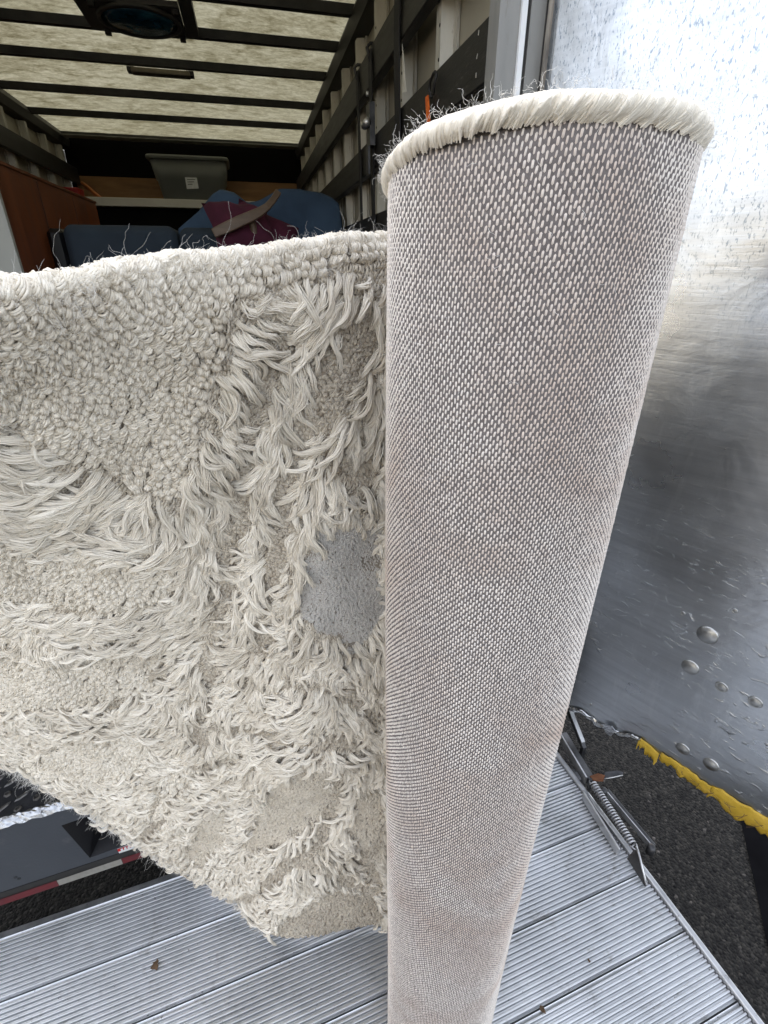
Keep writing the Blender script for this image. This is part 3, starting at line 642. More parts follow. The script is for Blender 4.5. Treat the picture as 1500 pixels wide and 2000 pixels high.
# maroon cushion and brown wooden arm in front of the blanket
def pillow(c, a, b_, th, n=14):
    P = np.zeros((n, n, 3)); Q = np.zeros((n, n, 3))
    for i in range(n):
        for j in range(n):
            u, v = 2*i/(n-1)-1, 2*j/(n-1)-1; f = max(0, (1-u**4)*(1-v**4))**.5
            s_ = 1 - .08*(1-abs(u)*abs(v)); base = np.asarray(c) + np.asarray(a)*u*s_ + np.asarray(b_)*v*s_; nn = np.cross(a, b_); nn = nn/np.linalg.norm(nn)
            wv = .008*math.sin(9*u+5*v)
            P[i, j] = base + nn*(th*f+wv*f); Q[i, j] = base - nn*(th*f)
    return MB().grid(P).grid(Q)
cc = at_y(475, 448, 2.80)
tag(pillow(cc, (.15, .02, -.01), (-.03, .07, .10), .07).build('cushion', M['maroon'], None, True, loc=cc), 'maroon cushion leaning on the blue moving blanket', 'cushion')
cc2 = at_y(520, 470, 2.84)
tag(pillow(cc2, (.14, .01, -.06), (.03, .05, .12), .05).build('cushion', M['maroon'], None, True, loc=cc2), 'maroon cushion behind the brown wooden arm, lower of the two', 'cushion')
arm = empty('chair_arm', at_y(470, 430, 2.68), 'curved brown wooden chair arm lying over the maroon cushions', 'chair arm')
path = [at_y(x, y, yy) for x, y, yy in ((417,456,2.66),(440,446,2.665),(465,434,2.67),(490,423,2.68),(508,414,2.69),(522,404,2.70),(534,390,2.72),(544,374,2.74))]
Gv = np.zeros((8, 4, 3))
for i, p in enumerate(path):
    tn = np.array(path[min(i+1, 7)]) - np.array(path[max(i-1, 0)]); tn /= np.linalg.norm(tn); sdv = np.cross(tn, [0, 1, 0]); wd = .019 + .004*math.sin(i*.8)
    for j, (a_, c_) in enumerate(((-1, -.02), (1, -.02), (1, .02), (-1, .02))): Gv[i, j] = p + sdv*wd*a_ + np.array([0, c_*1.2, 0])
b = MB(); V = Gv.reshape(-1, 3); F = [(i*4+k, i*4+(k+1) % 4, (i+1)*4+(k+1) % 4, (i+1)*4+k) for i in range(7) for k in range(4)] + [(3,2,1,0), (28,29,30,31)]
o = b.add(V, F).build('arm_rail', M['arm_wood'], arm); mround(o, .005, 2)
MB().tube([path[3]+np.array([0,.03,-.01]), path[3]+np.array([.03,.09,-.16])], .016, 8).build('arm_post', M['arm_wood'], arm, True)
# red box and orange cords behind the cabinet
rc = at_y(138, 382, 4.95)
rb = MB().cbox((rc[0]-.06, 4.99, 2.1165), (rc[0]+.055, 5.14, 2.175), .006).build('red_case', M['redplastic'], None, loc=(rc[0], 5.06, 2.1165)); tag(rb, 'small red plastic case on the white board by the truck wall', 'case')
def cable(pts, r, nm, m, lab, cat):
    pts = np.array(pts); t = np.linspace(0, len(pts)-1, 24); P = np.stack([np.interp(t, range(len(pts)), pts[:, k]) for k in range(3)], 1)
    return tag(MB().tube(P, r, 6).build(nm, m, None, True, loc=pts[0]), lab, cat)
cable([at_y(160,357,5.3), at_y(170,364,5.2), at_y(185,377,5.1), at_y(197,387,5.02)], .012, 'extension_cord', M['cord'], 'orange extension cord slung over the white board, upper of two runs', 'cord')
cable([at_y(166,365,5.3), at_y(177,372,5.2), at_y(188,383,5.1), at_y(193,388,5.02)], .010, 'extension_cord', M['cord'], 'orange extension cord slung over the white board, lower of two runs', 'cord')
# straps on the slats
def band(pts, wd, th=.003):
    pts = np.array(pts); n = len(pts); G = np.zeros((n, 2, 3))
    for i, p in enumerate(pts): G[i, 0] = p - np.array([0, wd/2, 0]); G[i, 1] = p + np.array([0, wd/2, 0])
    b = MB(); V = np.vstack([G.reshape(-1, 3), G.reshape(-1, 3) + np.array([-th, 0, 0])]); k = 2*n
    F = [(2*i, 2*i+1, 2*i+3, 2*i+2) for i in range(n-1)] + [(k+2*i, k+2*i+2, k+2*i+3, k+2*i+1) for i in range(n-1)] + [(2*i, 2*i+2, k+2*i+2, k+2*i) for i in range(n-1)] + [(2*i+1, k+2*i+1, k+2*i+3, 2*i+3) for i in range(n-1)] + [(0, k, k+1, 1), (2*n-2, 2*n-1, k+2*n-1, k+2*n-2)]
    return b.add(V, F)
SX = RX1 - .038
def strap(pix, wd, label, parts=()):
    pts = [at_x(x, y, SX - .004*math.sin(i*1.7)**2) for i, (x, y) in enumerate(pix)]
    e = empty('cargo_strap', pts[-1], label, 'strap', 'straps hung on the slats')
    band(pts, wd).build('webbing', M['strap'], e)
    hk = pts[0]; MB().tube([hk + np.array([0, 0, -.03]), hk + np.array([-.012, 0, .01]), hk + np.array([.0, 0, .022]), hk + np.array([.02, 0, .022]), hk + np.array([.04, 0, .005])], .006, 6).build('hook', M['dark_steel'], e, True)
    return e, pts
strap([(698,140),(699,180),(701,230),(703,290),(705,350),(707,430)], .045, 'narrow black cargo strap hooked on the upper slat, without any buckle')
e, p_ = strap([(723,100),(724,150),(725,200),(727,260),(728,320),(729,380),(731,440)], .055, 'black ratchet strap with steel buckle hooked over the upper slat')
c = at_x(725, 242, SX-.012)
MB().obox(c + np.array([-.012,-.03,-.07]), (.02,0,0), (0,.06,0), (0,0,.13)).build('ratchet', M['dark_steel'], e)
MB().lathe([(.014,-.03),(.014,.03)], c + np.array([-.02, 0, .0]), (0,1,0), 14).build('ratchet_spool', M['steel_edge'], e, True)
MB().lathe([(.008,-.004),(.008,.004)], c + np.array([-.016, -.012, .085]), (1,0,0), 12).build('ratchet_pin', M['steel_edge'], e, True)
MB().obox(c + np.array([-.018,-.02,-.16]), (.008,0,0), (0,.04,0), (0,0,.09)).build('ratchet_handle', M['dark_steel'], e)
e, p_ = strap([(777,-60),(777,0),(776,60),(776,120),(777,190),(778,270),(780,330)], .062, 'wide black cargo strap with white cloth tag hanging beside the roll')
tg = [at_x(x, y, SX-.006) for x, y in ((786,86),(789,110),(794,179),(787,182))]
MB().prism(tg, (-.001, 0, 0)).build('cloth_tag', M['tagcloth'], e)
oc = at_x(838, 200, SX-.004)
e = empty('orange_strap', oc, 'short orange strap tail with black hook on the middle slat', 'strap')
band([at_x(x, y, SX-.006) for x, y in ((835,188),(836,205),(837,225),(839,250),(841,290))], .022).build('webbing', M['orange'], e)
hkp = [at_x(x, y, SX-.008) for x, y in ((843,190),(838,176),(840,160),(846,144),(850,140),(853,146),(848,166),(846,186))]
MB().tube(hkp, .0035, 6).build('hook', M['chassis'], e, True)

# ================================================================ building across the lot (mirrored in the door sheet)
bd = empty('house', (-17.5, -4, 0), 'low cream house across the lot, mirrored in the aluminium door', 'building'); bd.rotation_euler = (0, 0, R(42))
MB().box((-23, -22, 0), (-16, 16, 3.35)).build('wall', M['cream'], bd)
MB().prism([(-15.6, -22.4, 3.36), (-19.5, -22.4, 4.1), (-23.4, -22.4, 3.36)], (0, 38.8, 0)).build('roof', M['roof_tile'], bd)
for y_ in (-19, -14.5, -9, 5, 10, 13):
    wn = MB().box((-15.99, y_, 1.0), (-15.93, y_+1.4, 2.3)).build('window', M['white_strip'], bd); MB().box((-15.929, y_+.08, 1.08), (-15.92, y_+1.32, 2.22)).build('pane', M['glassdark'], wn)
dr = MB().box((-15.99, -3.6, 0.01), (-15.93, -2.6, 2.1)).build('door', M['arm_wood'], bd); MB().lathe([(.03,0),(.03,.05)], (-15.93, -2.75, 1.0), (1,0,0), 10).build('handle', M['bolt'], dr)

# ================================================================ rug: sheet control lines in metres (u, x, y, z)
TOP= [(-0.12, 0.226, 0.436, 1.662), (0, 0.1315, 0.484, 1.6482), (0.12, 0.093, 0.466, 1.6437), (0.2, 0.0649, 0.453, 1.6406), (0.3, 0.0324, 0.4344, 1.6363), (0.45, -0.0113, 0.409, 1.6302), (0.58, -0.0475, 0.3887, 1.6243), (0.8, -0.1003, 0.3603, 1.6157), (1.0, -0.1388, 0.3378, 1.6095), (1.2, -0.1802, 0.3227, 1.6035)]
BOT= [(-0.12, 0.222, 0.432, 0.405), (0, 0.1249, 0.4962, 0.43), (0.12, -0.0838, 0.5282, 0.435), (0.2, -0.1692, 0.6015, 0.47), (0.3, -0.3119, 0.6713, 0.57), (0.45, -0.4266, 0.6937, 0.76), (0.58, -0.535, 0.7454, 0.82), (0.8, -0.7451, 0.858, 0.88), (1.0, -0.9539, 0.9716, 0.93), (1.2, -1.2313, 1.1319, 0.97)]
TOP=np.array(TOP);BOT=np.array(BOT)
def hermite(K,u):
    x=K[:,0];y=K[:,1:];u=np.asarray(u,float)
    d=np.diff(y,axis=0)/np.diff(x)[:,None]
    m=np.vstack([d[:1],.5*(d[1:]+d[:-1]),d[-1:]])
    i=np.clip(np.searchsorted(x,u)-1,0,len(x)-2)
    h=(x[i+1]-x[i]);t=((u-x[i])/h)[...,None];h=h[...,None]
    return (2*t**3-3*t**2+1)*y[i]+(t**3-2*t**2+t)*h*m[i]+(-2*t**3+3*t**2)*y[i+1]+(t**3-t**2)*h*m[i+1]
def base(u,v):
    v=np.asarray(v,float)[...,None]
    uu_=np.asarray(u,float)[...,None]
    wv_=np.concatenate([0*uu_,0*uu_,.0016*np.sin(13*uu_)+.0006*np.sin(47*uu_+1)],-1)
    return (hermite(TOP,u)+wv_)*(1-v)+hermite(BOT,u)*v
def sheet(u,v):
    u=np.asarray(u,float);v=np.asarray(v,float)
    e=1e-3
    n=np.cross(base(u+e,v)-base(u-e,v),base(u,v+e)-base(u,v-e));n/=np.linalg.norm(n,axis=-1,keepdims=True)+1e-12
    w=np.clip(u/.15,0,1)
    b=.010*np.sin(9*u+5*v)*np.sin(np.pi*v)+.006*np.sin(21*u-7*v+1)*np.sin(np.pi*v)
    fold=-.022*np.exp(-((u-.10)/.07)**2-((v-.66-.6*u)/.07)**2)+.014*np.exp(-((u-.12)/.09)**2-((v-.55-.4*u)/.06)**2)
    nh=n*np.array([1,1,0.]);nh/=np.linalg.norm(nh,axis=-1,keepdims=True)+1e-12
    return base(u,v)-nh*(.014*np.clip(1-v/.05,0,1)**2)[...,None]+n*((b*w+fold)*np.clip(v*6,0,1)*np.clip((1-v)*5,0,1))[...,None], n

# pattern of the pile in rug coordinates (u along, v down)
POLY= {'L1': [(1.15, -0.004), (0.965, -0.007), (0.429, -0.004), (0.005, -0.004), (0.005, 0.016), (0.115, 0.022), (0.281, 0.022), (0.416, 0.032), (0.406, 0.087), (0.409, 0.152), (0.406, 0.243), (0.504, 0.233), (0.664, 0.178), (0.784, 0.142), (1.032, 0.142)], 'L2': [(0.874, 0.361), (0.717, 0.324), (0.596, 0.348), (0.484, 0.35), (0.388, 0.321), (0.376, 0.394), (0.484, 0.431), (0.581, 0.441), (0.679, 0.441), (0.832, 0.465)], 'L3': [(0.784, 0.689), (0.644, 0.608), (0.499, 0.538), (0.356, 0.475), (0.356, 0.556), (0.436, 0.632), (0.551, 0.728), (0.606, 0.78), (0.744, 0.9)], 'L4': [(0.541, 0.976), (0.459, 0.775), (0.341, 0.645), (0.336, 0.731), (0.419, 0.884), (0.499, 0.999)], 'L5': [(0.316, 0.895), (0.301, 0.705), (0.268, 0.676), (0.288, 0.817)], 'D1': [(0.135, 0.16), (0.07, 0.157), (0.02, 0.162), (0.013, 0.199), (0.075, 0.189)], 'D2': [(0.105, 0.063), (0.028, 0.05), (0.02, 0.084), (0.083, 0.092)], 'F1': [(0.143, 0.233), (0.08, 0.228), (0.018, 0.241), (0.01, 0.345), (0.05, 0.397), (0.095, 0.368), (0.145, 0.34), (0.145, 0.282)], 'F2': [(0.161, 0.626), (0.108, 0.572), (0.078, 0.572), (0.073, 0.684), (0.105, 0.749), (0.166, 0.801), (0.193, 0.84), (0.186, 0.752)], 'F3': [(0.035, 0.655), (0.005, 0.642), (0.005, 0.825), (0.028, 0.783), (0.043, 0.738)], 'F4': [(0.256, 0.811), (0.233, 0.744), (0.216, 0.759), (0.233, 0.924), (0.256, 0.981)], 'M1': [(0.088, 0.892), (0.063, 0.869), (0.035, 0.897), (0.02, 0.957), (0.015, 1.015), (0.123, 1.017), (0.123, 0.957)]}
GAPS= {'G1': [(0.281, 0.058), (0.303, 0.095), (0.301, 0.149), (0.291, 0.212), (0.283, 0.29), (0.276, 0.405), (0.271, 0.533), (0.273, 0.608)], 'G2': [(0.161, 0.079), (0.191, 0.123), (0.208, 0.17), (0.208, 0.246), (0.208, 0.321), (0.208, 0.397)], 'G3': [(0.158, 0.418), (0.09, 0.434), (0.043, 0.467), (0.018, 0.504)], 'G4': [(0.271, 0.574), (0.186, 0.535), (0.083, 0.525), (0.05, 0.54)], 'G5': [(0.108, 0.056), (0.12, 0.092), (0.13, 0.136)], 'G6': [(0.181, 0.981), (0.123, 0.814), (0.083, 0.759), (0.068, 0.697), (0.065, 0.606)], 'G7': [(0.088, 0.806), (0.053, 0.827), (0.025, 0.895), (0.013, 0.976)], 'G8': [(0.035, 0.783), (0.013, 0.882)], 'G9': [(0.311, 0.973), (0.293, 0.788), (0.271, 0.679), (0.218, 0.6)]}
YARN_DENS = 16000.0
rug = empty('rug', (.1, .45, ZP), 'cream wool shag rug, rolled at one end with its woven grey back outside', 'rug')
RUGO = np.array([.1, .45, ZP])
def hair(name, pts, rad, mat_, parent, tint, kind='stuff'):
    pts = np.asarray(pts, np.float32); N, K = pts.shape[:2]
    cu = bpy.data.hair_curves.new(name); cu.add_curves([K]*N)
    cu.points.foreach_set('position', (pts - RUGO.astype(np.float32)).ravel())
    ra = cu.attributes.get('radius') or cu.attributes.new('radius', 'FLOAT', 'POINT')
    ra.data.foreach_set('value', np.broadcast_to(np.asarray(rad, np.float32), (N, K)).astype(np.float32).ravel())
    ta = cu.attributes.new('tint', 'FLOAT', 'CURVE'); ta.data.foreach_set('value', np.asarray(tint, np.float32))
    cu.materials.append(mat_)
    o = bpy.data.objects.new(name, cu); col.objects.link(o); o.parent = parent; o['kind'] = kind; return o
sc.cycles_curves.shape = 'RIBBONS' if hasattr(sc, 'cycles_curves') else None

def inpoly(u, v, poly):
    x = np.array([p[0] for p in poly]); y = np.array([p[1] for p in poly]); c = np.zeros(u.shape, bool); j = len(x)-1
    for i in range(len(x)):
        k = ((y[i] > v) != (y[j] > v)) & (u < (x[j]-x[i])*(v-y[i])/(y[j]-y[i]+1e-12)+x[i]); c ^= k; j = i
    return c
def linedist(p, poly3):                       # metric distance to a 3D polyline
    d = np.full(len(p), 9.0)
    for a, b in zip(poly3[:-1], poly3[1:]):
        ab = b-a; t = np.clip(((p-a) @ ab)/(ab @ ab), 0, 1); d = np.minimum(d, np.linalg.norm(p-(a+t[:, None]*ab), axis=1))
    return d
def vnoise(p, sc_, seed):                     # smooth value noise in 3D
    r = np.random.default_rng(seed); tab = r.uniform(-1, 1, (32, 32, 32)); q = p*sc_; i = np.floor(q).astype(int); f = q-i; f = f*f*(3-2*f); o = 0
    for a in (0, 1):
        for b in (0, 1):
            for c in (0, 1):
                w_ = (f[:, 0] if a else 1-f[:, 0])*(f[:, 1] if b else 1-f[:, 1])*(f[:, 2] if c else 1-f[:, 2]); o = o + w_*tab[(i[:, 0]+a) % 32, (i[:, 1]+b) % 32, (i[:, 2]+c) % 32]
    return o
UMAX = 1.07
def frame_at(u, v):
    p, n = sheet(u, v); e = 2e-3
    pu = sheet(u+e, v)[0]-p; pv = sheet(u, v+e)[0]-p
    n = np.cross(pu, pv); n /= np.linalg.norm(n, axis=-1, keepdims=True) + 1e-12
    dn_ = pv - n*(pv*n).sum(-1, keepdims=True); dn_ /= np.linalg.norm(dn_, axis=-1, keepdims=True)
    rt = np.cross(n, dn_); return p, n, dn_, rt
def region(u, v, p):
    # 0 shag, 1 loop, 2 dark loop, 3 flat cool, 4 flat warm, 5 hem
    j = vnoise(p, 60, 3)*.012; uu, vv = u+j, v+j*.6
    r = np.zeros(len(u), int)
    for k, g_ in GAPS.items():
        g3 = np.array([sheet(np.array([a]), np.array([b]))[0][0] for a, b in g_]); wd = .012 + .006*vnoise(p, 25, 5)
        r[(linedist(p, g3) < wd)] = 2
    for k, q in POLY.items(): r[inpoly(uu, vv, q)] = {'L': 1, 'D': 2, 'F': 3, 'M': 5}[k[0]]
    r[(r == 3) & ((v > .5))] = 4
    return r
# ground cloth of the open part of the rug
uu = np.linspace(-.115, 1.072, 110); vv = np.linspace(0, 1, 90)
Ug, Vg = np.meshgrid(uu, vv, indexing='ij'); Ps, Ns = sheet(Ug.ravel(), Vg.ravel()); Ps = Ps.reshape(110, 90, 3); Ns = Ns.reshape(110, 90, 3)
bm_ = MB().grid(Ps); bm_.grid(Ps - Ns*.006); nA = 110*90
for i in range(109): bm_.f += [(i*90, (i+1)*90, nA+(i+1)*90, nA+i*90), (i*90+89, (i+1)*90+89, nA+(i+1)*90+89, nA+i*90+89)]
for j in range(89): bm_.f += [(j, j+1, nA+j+1, nA+j), (109*90+j, 109*90+j+1, nA+109*90+j+1, nA+109*90+j)]
bm_.build('ground_cloth', M['rug_ground'], rug, True)

# ---- tufted loops, set in rows
def loops(sel, du, dv, size, nst, srad, tint0, name, hgt, wm='wool'):
    # rows across the rug with metric spacing
    US, VS = [], []
    vrow = np.arange(.004, .998, dv/1.12)
    for k, v0 in enumerate(vrow):
        ug = np.linspace(-.02, UMAX, 900); pp = sheet(ug, np.full(900, v0))[0]; L_ = np.concatenate([[0], np.cumsum(np.linalg.norm(np.diff(pp, axis=0), axis=1))])
        s_ = np.arange((k % 2)*du*.5, L_[-1], du); US.append(np.interp(s_, L_, ug)); VS.append(np.full(len(s_), v0))
    u = np.concatenate(US); v = np.concatenate(VS); N = len(u)
    u = u + rng.normal(0, .0028*du/.005, N); v = np.clip(v + rng.normal(0, dv*.10, N), .0005, .9995)
    p, n, d, r = frame_at(u, v); reg = region(u, v, p); k = sel(reg, p); u, v, p, n, d, r, reg = u[k], v[k], p[k], n[k], d[k], r[k], reg[k]; N = len(u)
    ang = -.35 + .7*vnoise(p, 40, 8) + rng.normal(0, .28, N); ca, sa = np.cos(ang)[:, None], np.sin(ang)[:, None]
    a = d*ca + r*sa; b = r*ca - d*sa
    sz = size*(1 + rng.normal(0, .14, N))[:, None]
    tw = rng.uniform(.15, .55, N)[:, None]; lump = .0020*vnoise(p, 30, 31)[:, None]
    out = np.zeros((N, nst, 5, 3)); tn = np.zeros((N, nst)); tb = tint0 + .10*vnoise(p, 18, 12) + rng.normal(0, .06, N)
    for q in range(nst):
        x = (q-(nst-1)/2)/((nst-1)/2 if nst > 1 else 1)
        hq = hgt*(1-.45*x*x)*(1 + rng.normal(0, .12, (N, 1)))
        for i, t in enumerate((-1, -.62, 0, .62, 1)):
            z = (0, .72, 1, .72, 0)[i]
            out[:, q, i] = p + a*(sz*.56*t) + b*(sz*.40*x*(1-.15*t*t) + sz*tw*.22*t) + n*(hq*z + lump*(z > 0)) + rng.normal(0, size*.02, (N, 3))
        tn[:, q] = tb - .07*abs(x) + rng.normal(0, .05, N)
    rad = np.array([.7, 1, 1.08, 1, .7])*srad
    return hair(name, out.reshape(-1, 5, 3), rad, M[wm], rug, np.clip(tn.ravel(), 0, 1))
loops(lambda r, p: r == 1, .0073, .0066, .0086, 7, .00080, .68, 'loop_pile', .0062)
loops(lambda r, p: r == 0, .0056, .0052, .0062, 3, .00095, .40, 'sunk_loop_pile', .0036)
loops(lambda r, p: (r == 2) | (r == 5), .0042, .0040, .0054, 4, .00074, .34, 'sunk_loop_pile', .0036)
loops(lambda r, p: r == 3, .0030, .0028, .0036, 3, .00060, .50, 'sheared_pile', .0022, 'wool_cool')
loops(lambda r, p: r == 4, .0030, .0028, .0036, 3, .00060, .56, 'sheared_pile', .0022)

# ---- long twisted shag yarn
NC = 60000
u = rng.uniform(-.03, UMAX, NC); v = rng.uniform(.0, 1.0, NC)
e_ = 2e-3; p0 = sheet(u, v)[0]; dA = np.linalg.norm(np.cross(sheet(u+e_, v)[0]-p0, sheet(u, v+e_)[0]-p0), axis=1)/e_**2
k = rng.uniform(0, 1, NC) < dA/dA.max(); u, v = u[k], v[k]
p, n, d, r = frame_at(u, v); reg = region(u, v, p); k = (reg == 0) & (v > .022); u, v, p, n, d, r = u[k], v[k], p[k], n[k], d[k], r[k]; N = len(u)
# thin out to about one tuft per 6 mm square
area = dA.mean()*(UMAX+.03); want = int(YARN_DENS*area*len(u)/max(1, (dA/dA.max()).mean()*NC)); 
if want < N: q = rng.permutation(N)[:want]; u, v, p, n, d, r = u[q], v[q], p[q], n[q], d[q], r[q]; N = want
clump = .95*vnoise(p, 14, 21) + .60*vnoise(p, 42, 22)
leanU = np.interp(u, [0, .10, .2, .3, .42, .52, .8], [-.1, -.25, -.3, .45, .55, -.7, -1.1])
leanD = np.interp(u, [0, .06, .14, .3, .6, 1], [.5, .25, -.55, -.75, -.85, -1.0])
mixv = np.clip((v-.24)/.12, 0, 1); lean = leanU*(1-mixv) + leanD*mixv
ang = lean + clump + rng.normal(0, .14, N)
L0 = np.interp(v, [0, .12, .3, .6, 1], [.046, .050, .048, .042, .034])*(1+rng.normal(0, .22, N)); L0 = np.clip(L0, .016, .085)
# locks that would lie over a sheared or looped field are shorter or missing there
lu = np.linalg.norm(sheet(u+.002, v)[0]-p, axis=1)/.002; lv_ = np.linalg.norm(sheet(u, v+.002)[0]-p, axis=1)/.002
def tipreg(f): return region(np.clip(u - np.sin(ang)*L0*f/lu, -.03, UMAX), np.clip(v + np.cos(ang)*L0*f/lv_, 0, 1), p + (d*np.cos(ang)[:, None] + r*np.sin(ang)[:, None])*(L0*f)[:, None])
for f in (.95, .6, .35):
    tr_ = tipreg(f); bad = ((tr_ >= 3) & (rng.uniform(0, 1, N) < .9)) | ((tr_ == 2) & (rng.uniform(0, 1, N) < .6)) | ((tr_ == 1) & (rng.uniform(0, 1, N) < .82)); L0[bad] *= .64
lift = np.clip(.011 + .007*vnoise(p, 35, 23) + rng.normal(0, .003, N), .003, .022)*np.minimum(1, L0/.035)
curl = rng.normal(0, .45, N) + 1.1*vnoise(p, 40, 24); wav = 3*vnoise(p, 30, 41) + rng.uniform(0, 2.2, N); wamp = rng.uniform(.2, 1, N)
KS, KP = 20, 9
out = np.zeros((N, KS, KP, 3)); tn = np.zeros((N, KS)); tb = .74 + .13*vnoise(p, 20, 25) + rng.normal(0, .11, N)
axis = np.zeros((N, KP, 3)); pos = p.copy(); th = ang.copy()
for i in range(KP):
    s_ = i/(KP-1); axis[:, i] = pos
    dirn = d*np.cos(th)[:, None] + r*np.sin(th)[:, None]
    grav = np.array([0, 0, -1.0])*(.25*s_)
    rise = (lift/L0*3.4)[:, None]*(1-2.1*s_)
    stepv = dirn + n*rise + grav; stepv -= n*np.minimum(0, (stepv*n).sum(1, keepdims=True)+.25)*.6
    stepv /= np.linalg.norm(stepv, axis=1, keepdims=True); pos = pos + stepv*(L0/(KP-1))[:, None]
    th = th + curl/(KP-1)*1.3 + .42*np.sin(wav + 8*s_)*wamp
side = np.cross(n, axis[:, -1]-axis[:, 0]); side /= np.linalg.norm(side, axis=1, keepdims=True)+1e-9
yr = .00255*(1+rng.normal(0, .2, N))
for q in range(KS):
    ph = rng.uniform(0, 6.28, N); rq = np.sqrt(rng.uniform(.05, 1, N))*yr; fr = np.abs(rng.normal(0, 1, N)); rq = rq*(1.8 if q > 16 else 1); wq = rng.uniform(0, 6.28, N)
    for i in range(KP):
        s_ = i/(KP-1); tw = ph + 3.0*s_; taper = 1 - .45*s_**3 + .5*fr*max(0, s_-.6)
        out[:, q, i] = axis[:, i] + (side*np.cos(tw)[:, None] + n*np.sin(tw)[:, None]*.85)*(rq*taper)[:, None] + side*(.00030*np.sin(wq+11*s_))[:, None] + rng.normal(0, .00014, (N, 3))
    tn[:, q] = tb + rng.normal(0, .07, N)
rad = np.array([.9, 1, 1, 1, 1, 1, .95, .75, .25])*.00047
hair('shag_pile', out.reshape(-1, KP, 3), rad, M['wool'], rug, np.clip(tn.ravel(), 0, 1))
print('RUG yarns', N)

# ---- stray fibres over the surface and along the edges
def fuzz(p, n, d, length, rad, name, lift_=.7, K=7, wild=1.0):
    N = len(p); out = np.zeros((N, K, 3)); pos = p.copy(); dv_ = n*lift_ + rng.normal(0, .55*wild, (N, 3)); L_ = length*np.abs(1+rng.normal(0, .45, N))
    for i in range(K):
        out[:, i] = pos; dv_ = dv_ + rng.normal(0, .42*wild, (N, 3)); dv_ /= np.linalg.norm(dv_, axis=1, keepdims=True); pos = pos + dv_*(L_/(K-1))[:, None]
    return hair(name, out, np.linspace(1, .5, K)*rad, M['wool_fuzz'], rug, rng.uniform(.4, 1, N))
NF = 15000; u = rng.uniform(-.02, UMAX, NF); v = rng.uniform(0, 1, NF)**1.3; p, n, d, r = frame_at(u, v)
fuzz(p + n*.005, n, d, .014, .00007, 'stray_fibre', .7)
NE = 2600; u = rng.uniform(-.06, UMAX, NE); v = np.abs(rng.normal(0, .004, NE)); p, n, d, r = frame_at(u, v)
fuzz(p - n*rng.uniform(-.004, .010, (NE, 1)), n*.5 - d*.9, d, .0042, .00007, 'edge_fibre', .8)
NE = 28; u = rng.uniform(.0, 1.0, NE); v = np.zeros(NE)+.001; p, n, d, r = frame_at(u, v)
fuzz(p, n*.3 - d*1.0, d, .022, .00005, 'long_edge_fibre', 1.0, 9, .9)
NE = 5000; u = rng.uniform(.14, UMAX, NE); v = 1-np.abs(rng.normal(0, .006, NE)); p, n, d, r = frame_at(u, v)
fuzz(p + n*rng.uniform(-.004, .012, (NE, 1)), n*.3 + d*.9, d, .016, .00016, 'edge_fibre', .9)
# loops carried over the folded top edge
NE = 2300; u = rng.uniform(-.08, UMAX, NE); p, n, d, r = frame_at(u, np.full(NE, .002)); tt = rng.uniform(-.2, 1.15, NE)[:, None]*math.pi
nn_ = n*np.cos(tt) - d*np.sin(tt); tg_ = -n*np.sin(tt) - d*np.cos(tt); c0 = p - n*.003 + d*.004 + nn_*(.0012+rng.uniform(0, .0022, (NE, 1)))
arcs = np.zeros((NE, 5, 5, 3)); a_ = rng.normal(0, .5, NE)[:, None]; e1_ = tg_*np.cos(a_) + r*np.sin(a_); e2_ = r*np.cos(a_) - tg_*np.sin(a_)
for q in range(5):
    x = (q-2)/2
    for i, t in enumerate((-1, -.62, 0, .62, 1)): arcs[:, q, i] = c0 + e1_*(.0046*t) + e2_*(.0031*x) + nn_*((0, .72, 1, .72, 0)[i]*.0058*(1-.4*x*x)) + rng.normal(0, .0003, (NE, 3))
hair('edge_loop_pile', arcs.reshape(-1, 5, 3), np.array([.7, 1, 1.08, 1, .7])*.00078, M['wool'], rug, np.clip(np.repeat(rng.normal(.66, .08, NE), 5), 0, 1))

# ---- the roll: spiral of the same cloth, back outside
RC = np.array([.183, .344]); RR = .0905; ca_ = math.atan2(-RC[1], -RC[0])    # direction of the open side of the lot
def alpha_pt(al, rad):                        # al = 0 faces the lot, positive towards the swung door
    t = ca_ + al; return np.stack([RC[0]+rad*np.cos(t), RC[1]+rad*np.sin(t)], -1)
def ztop(al): return 1.62 + np.interp(al, R(1)*np.array([-900, -180, -120, -90, -40, 0, 50, 90, 130, 180]), [.034, .038, .040, .0435, .060, .0655, .0655, .062, .055, .046])
def rwob(al, z): return .0016*np.sin(2*al+3*z) + .0012*np.sin(5*al-4*z+1)
def rad_at(al): return RR - .021*np.maximum(0, (R(-150)-al)/(2*math.pi))**1.0
na, nz = 260, 60
AL = np.linspace(R(188), R(188)-2*math.pi*2.6, na); P = np.zeros((na, nz, 3)); Q = np.zeros((na, nz, 3))
for i, al in enumerate(AL):
    zt = float(ztop(al)); z = np.linspace(ZP+.002, zt, nz); ra = rad_at(al) + rwob(al, z)
    P[i, :, :2] = alpha_pt(np.full(nz, al), ra); P[i, :, 2] = z; Q[i, :, :2] = alpha_pt(np.full(nz, al), ra-.005); Q[i, :, 2] = z
bm_ = MB().grid(P); bm_.grid(Q); nA = na*nz
bm_.f += [(i*nz+nz-1, (i+1)*nz+nz-1, nA+(i+1)*nz+nz-1, nA+i*nz+nz-1) for i in range(na-1)] + [(i*nz, (i+1)*nz, nA+(i+1)*nz, nA+i*nz) for i in range(na-1)]
rb_ = bm_.build('roll_backing', M['backing'], rug, True); rb_['label'] = 'dark warp of the woven grey rug back'
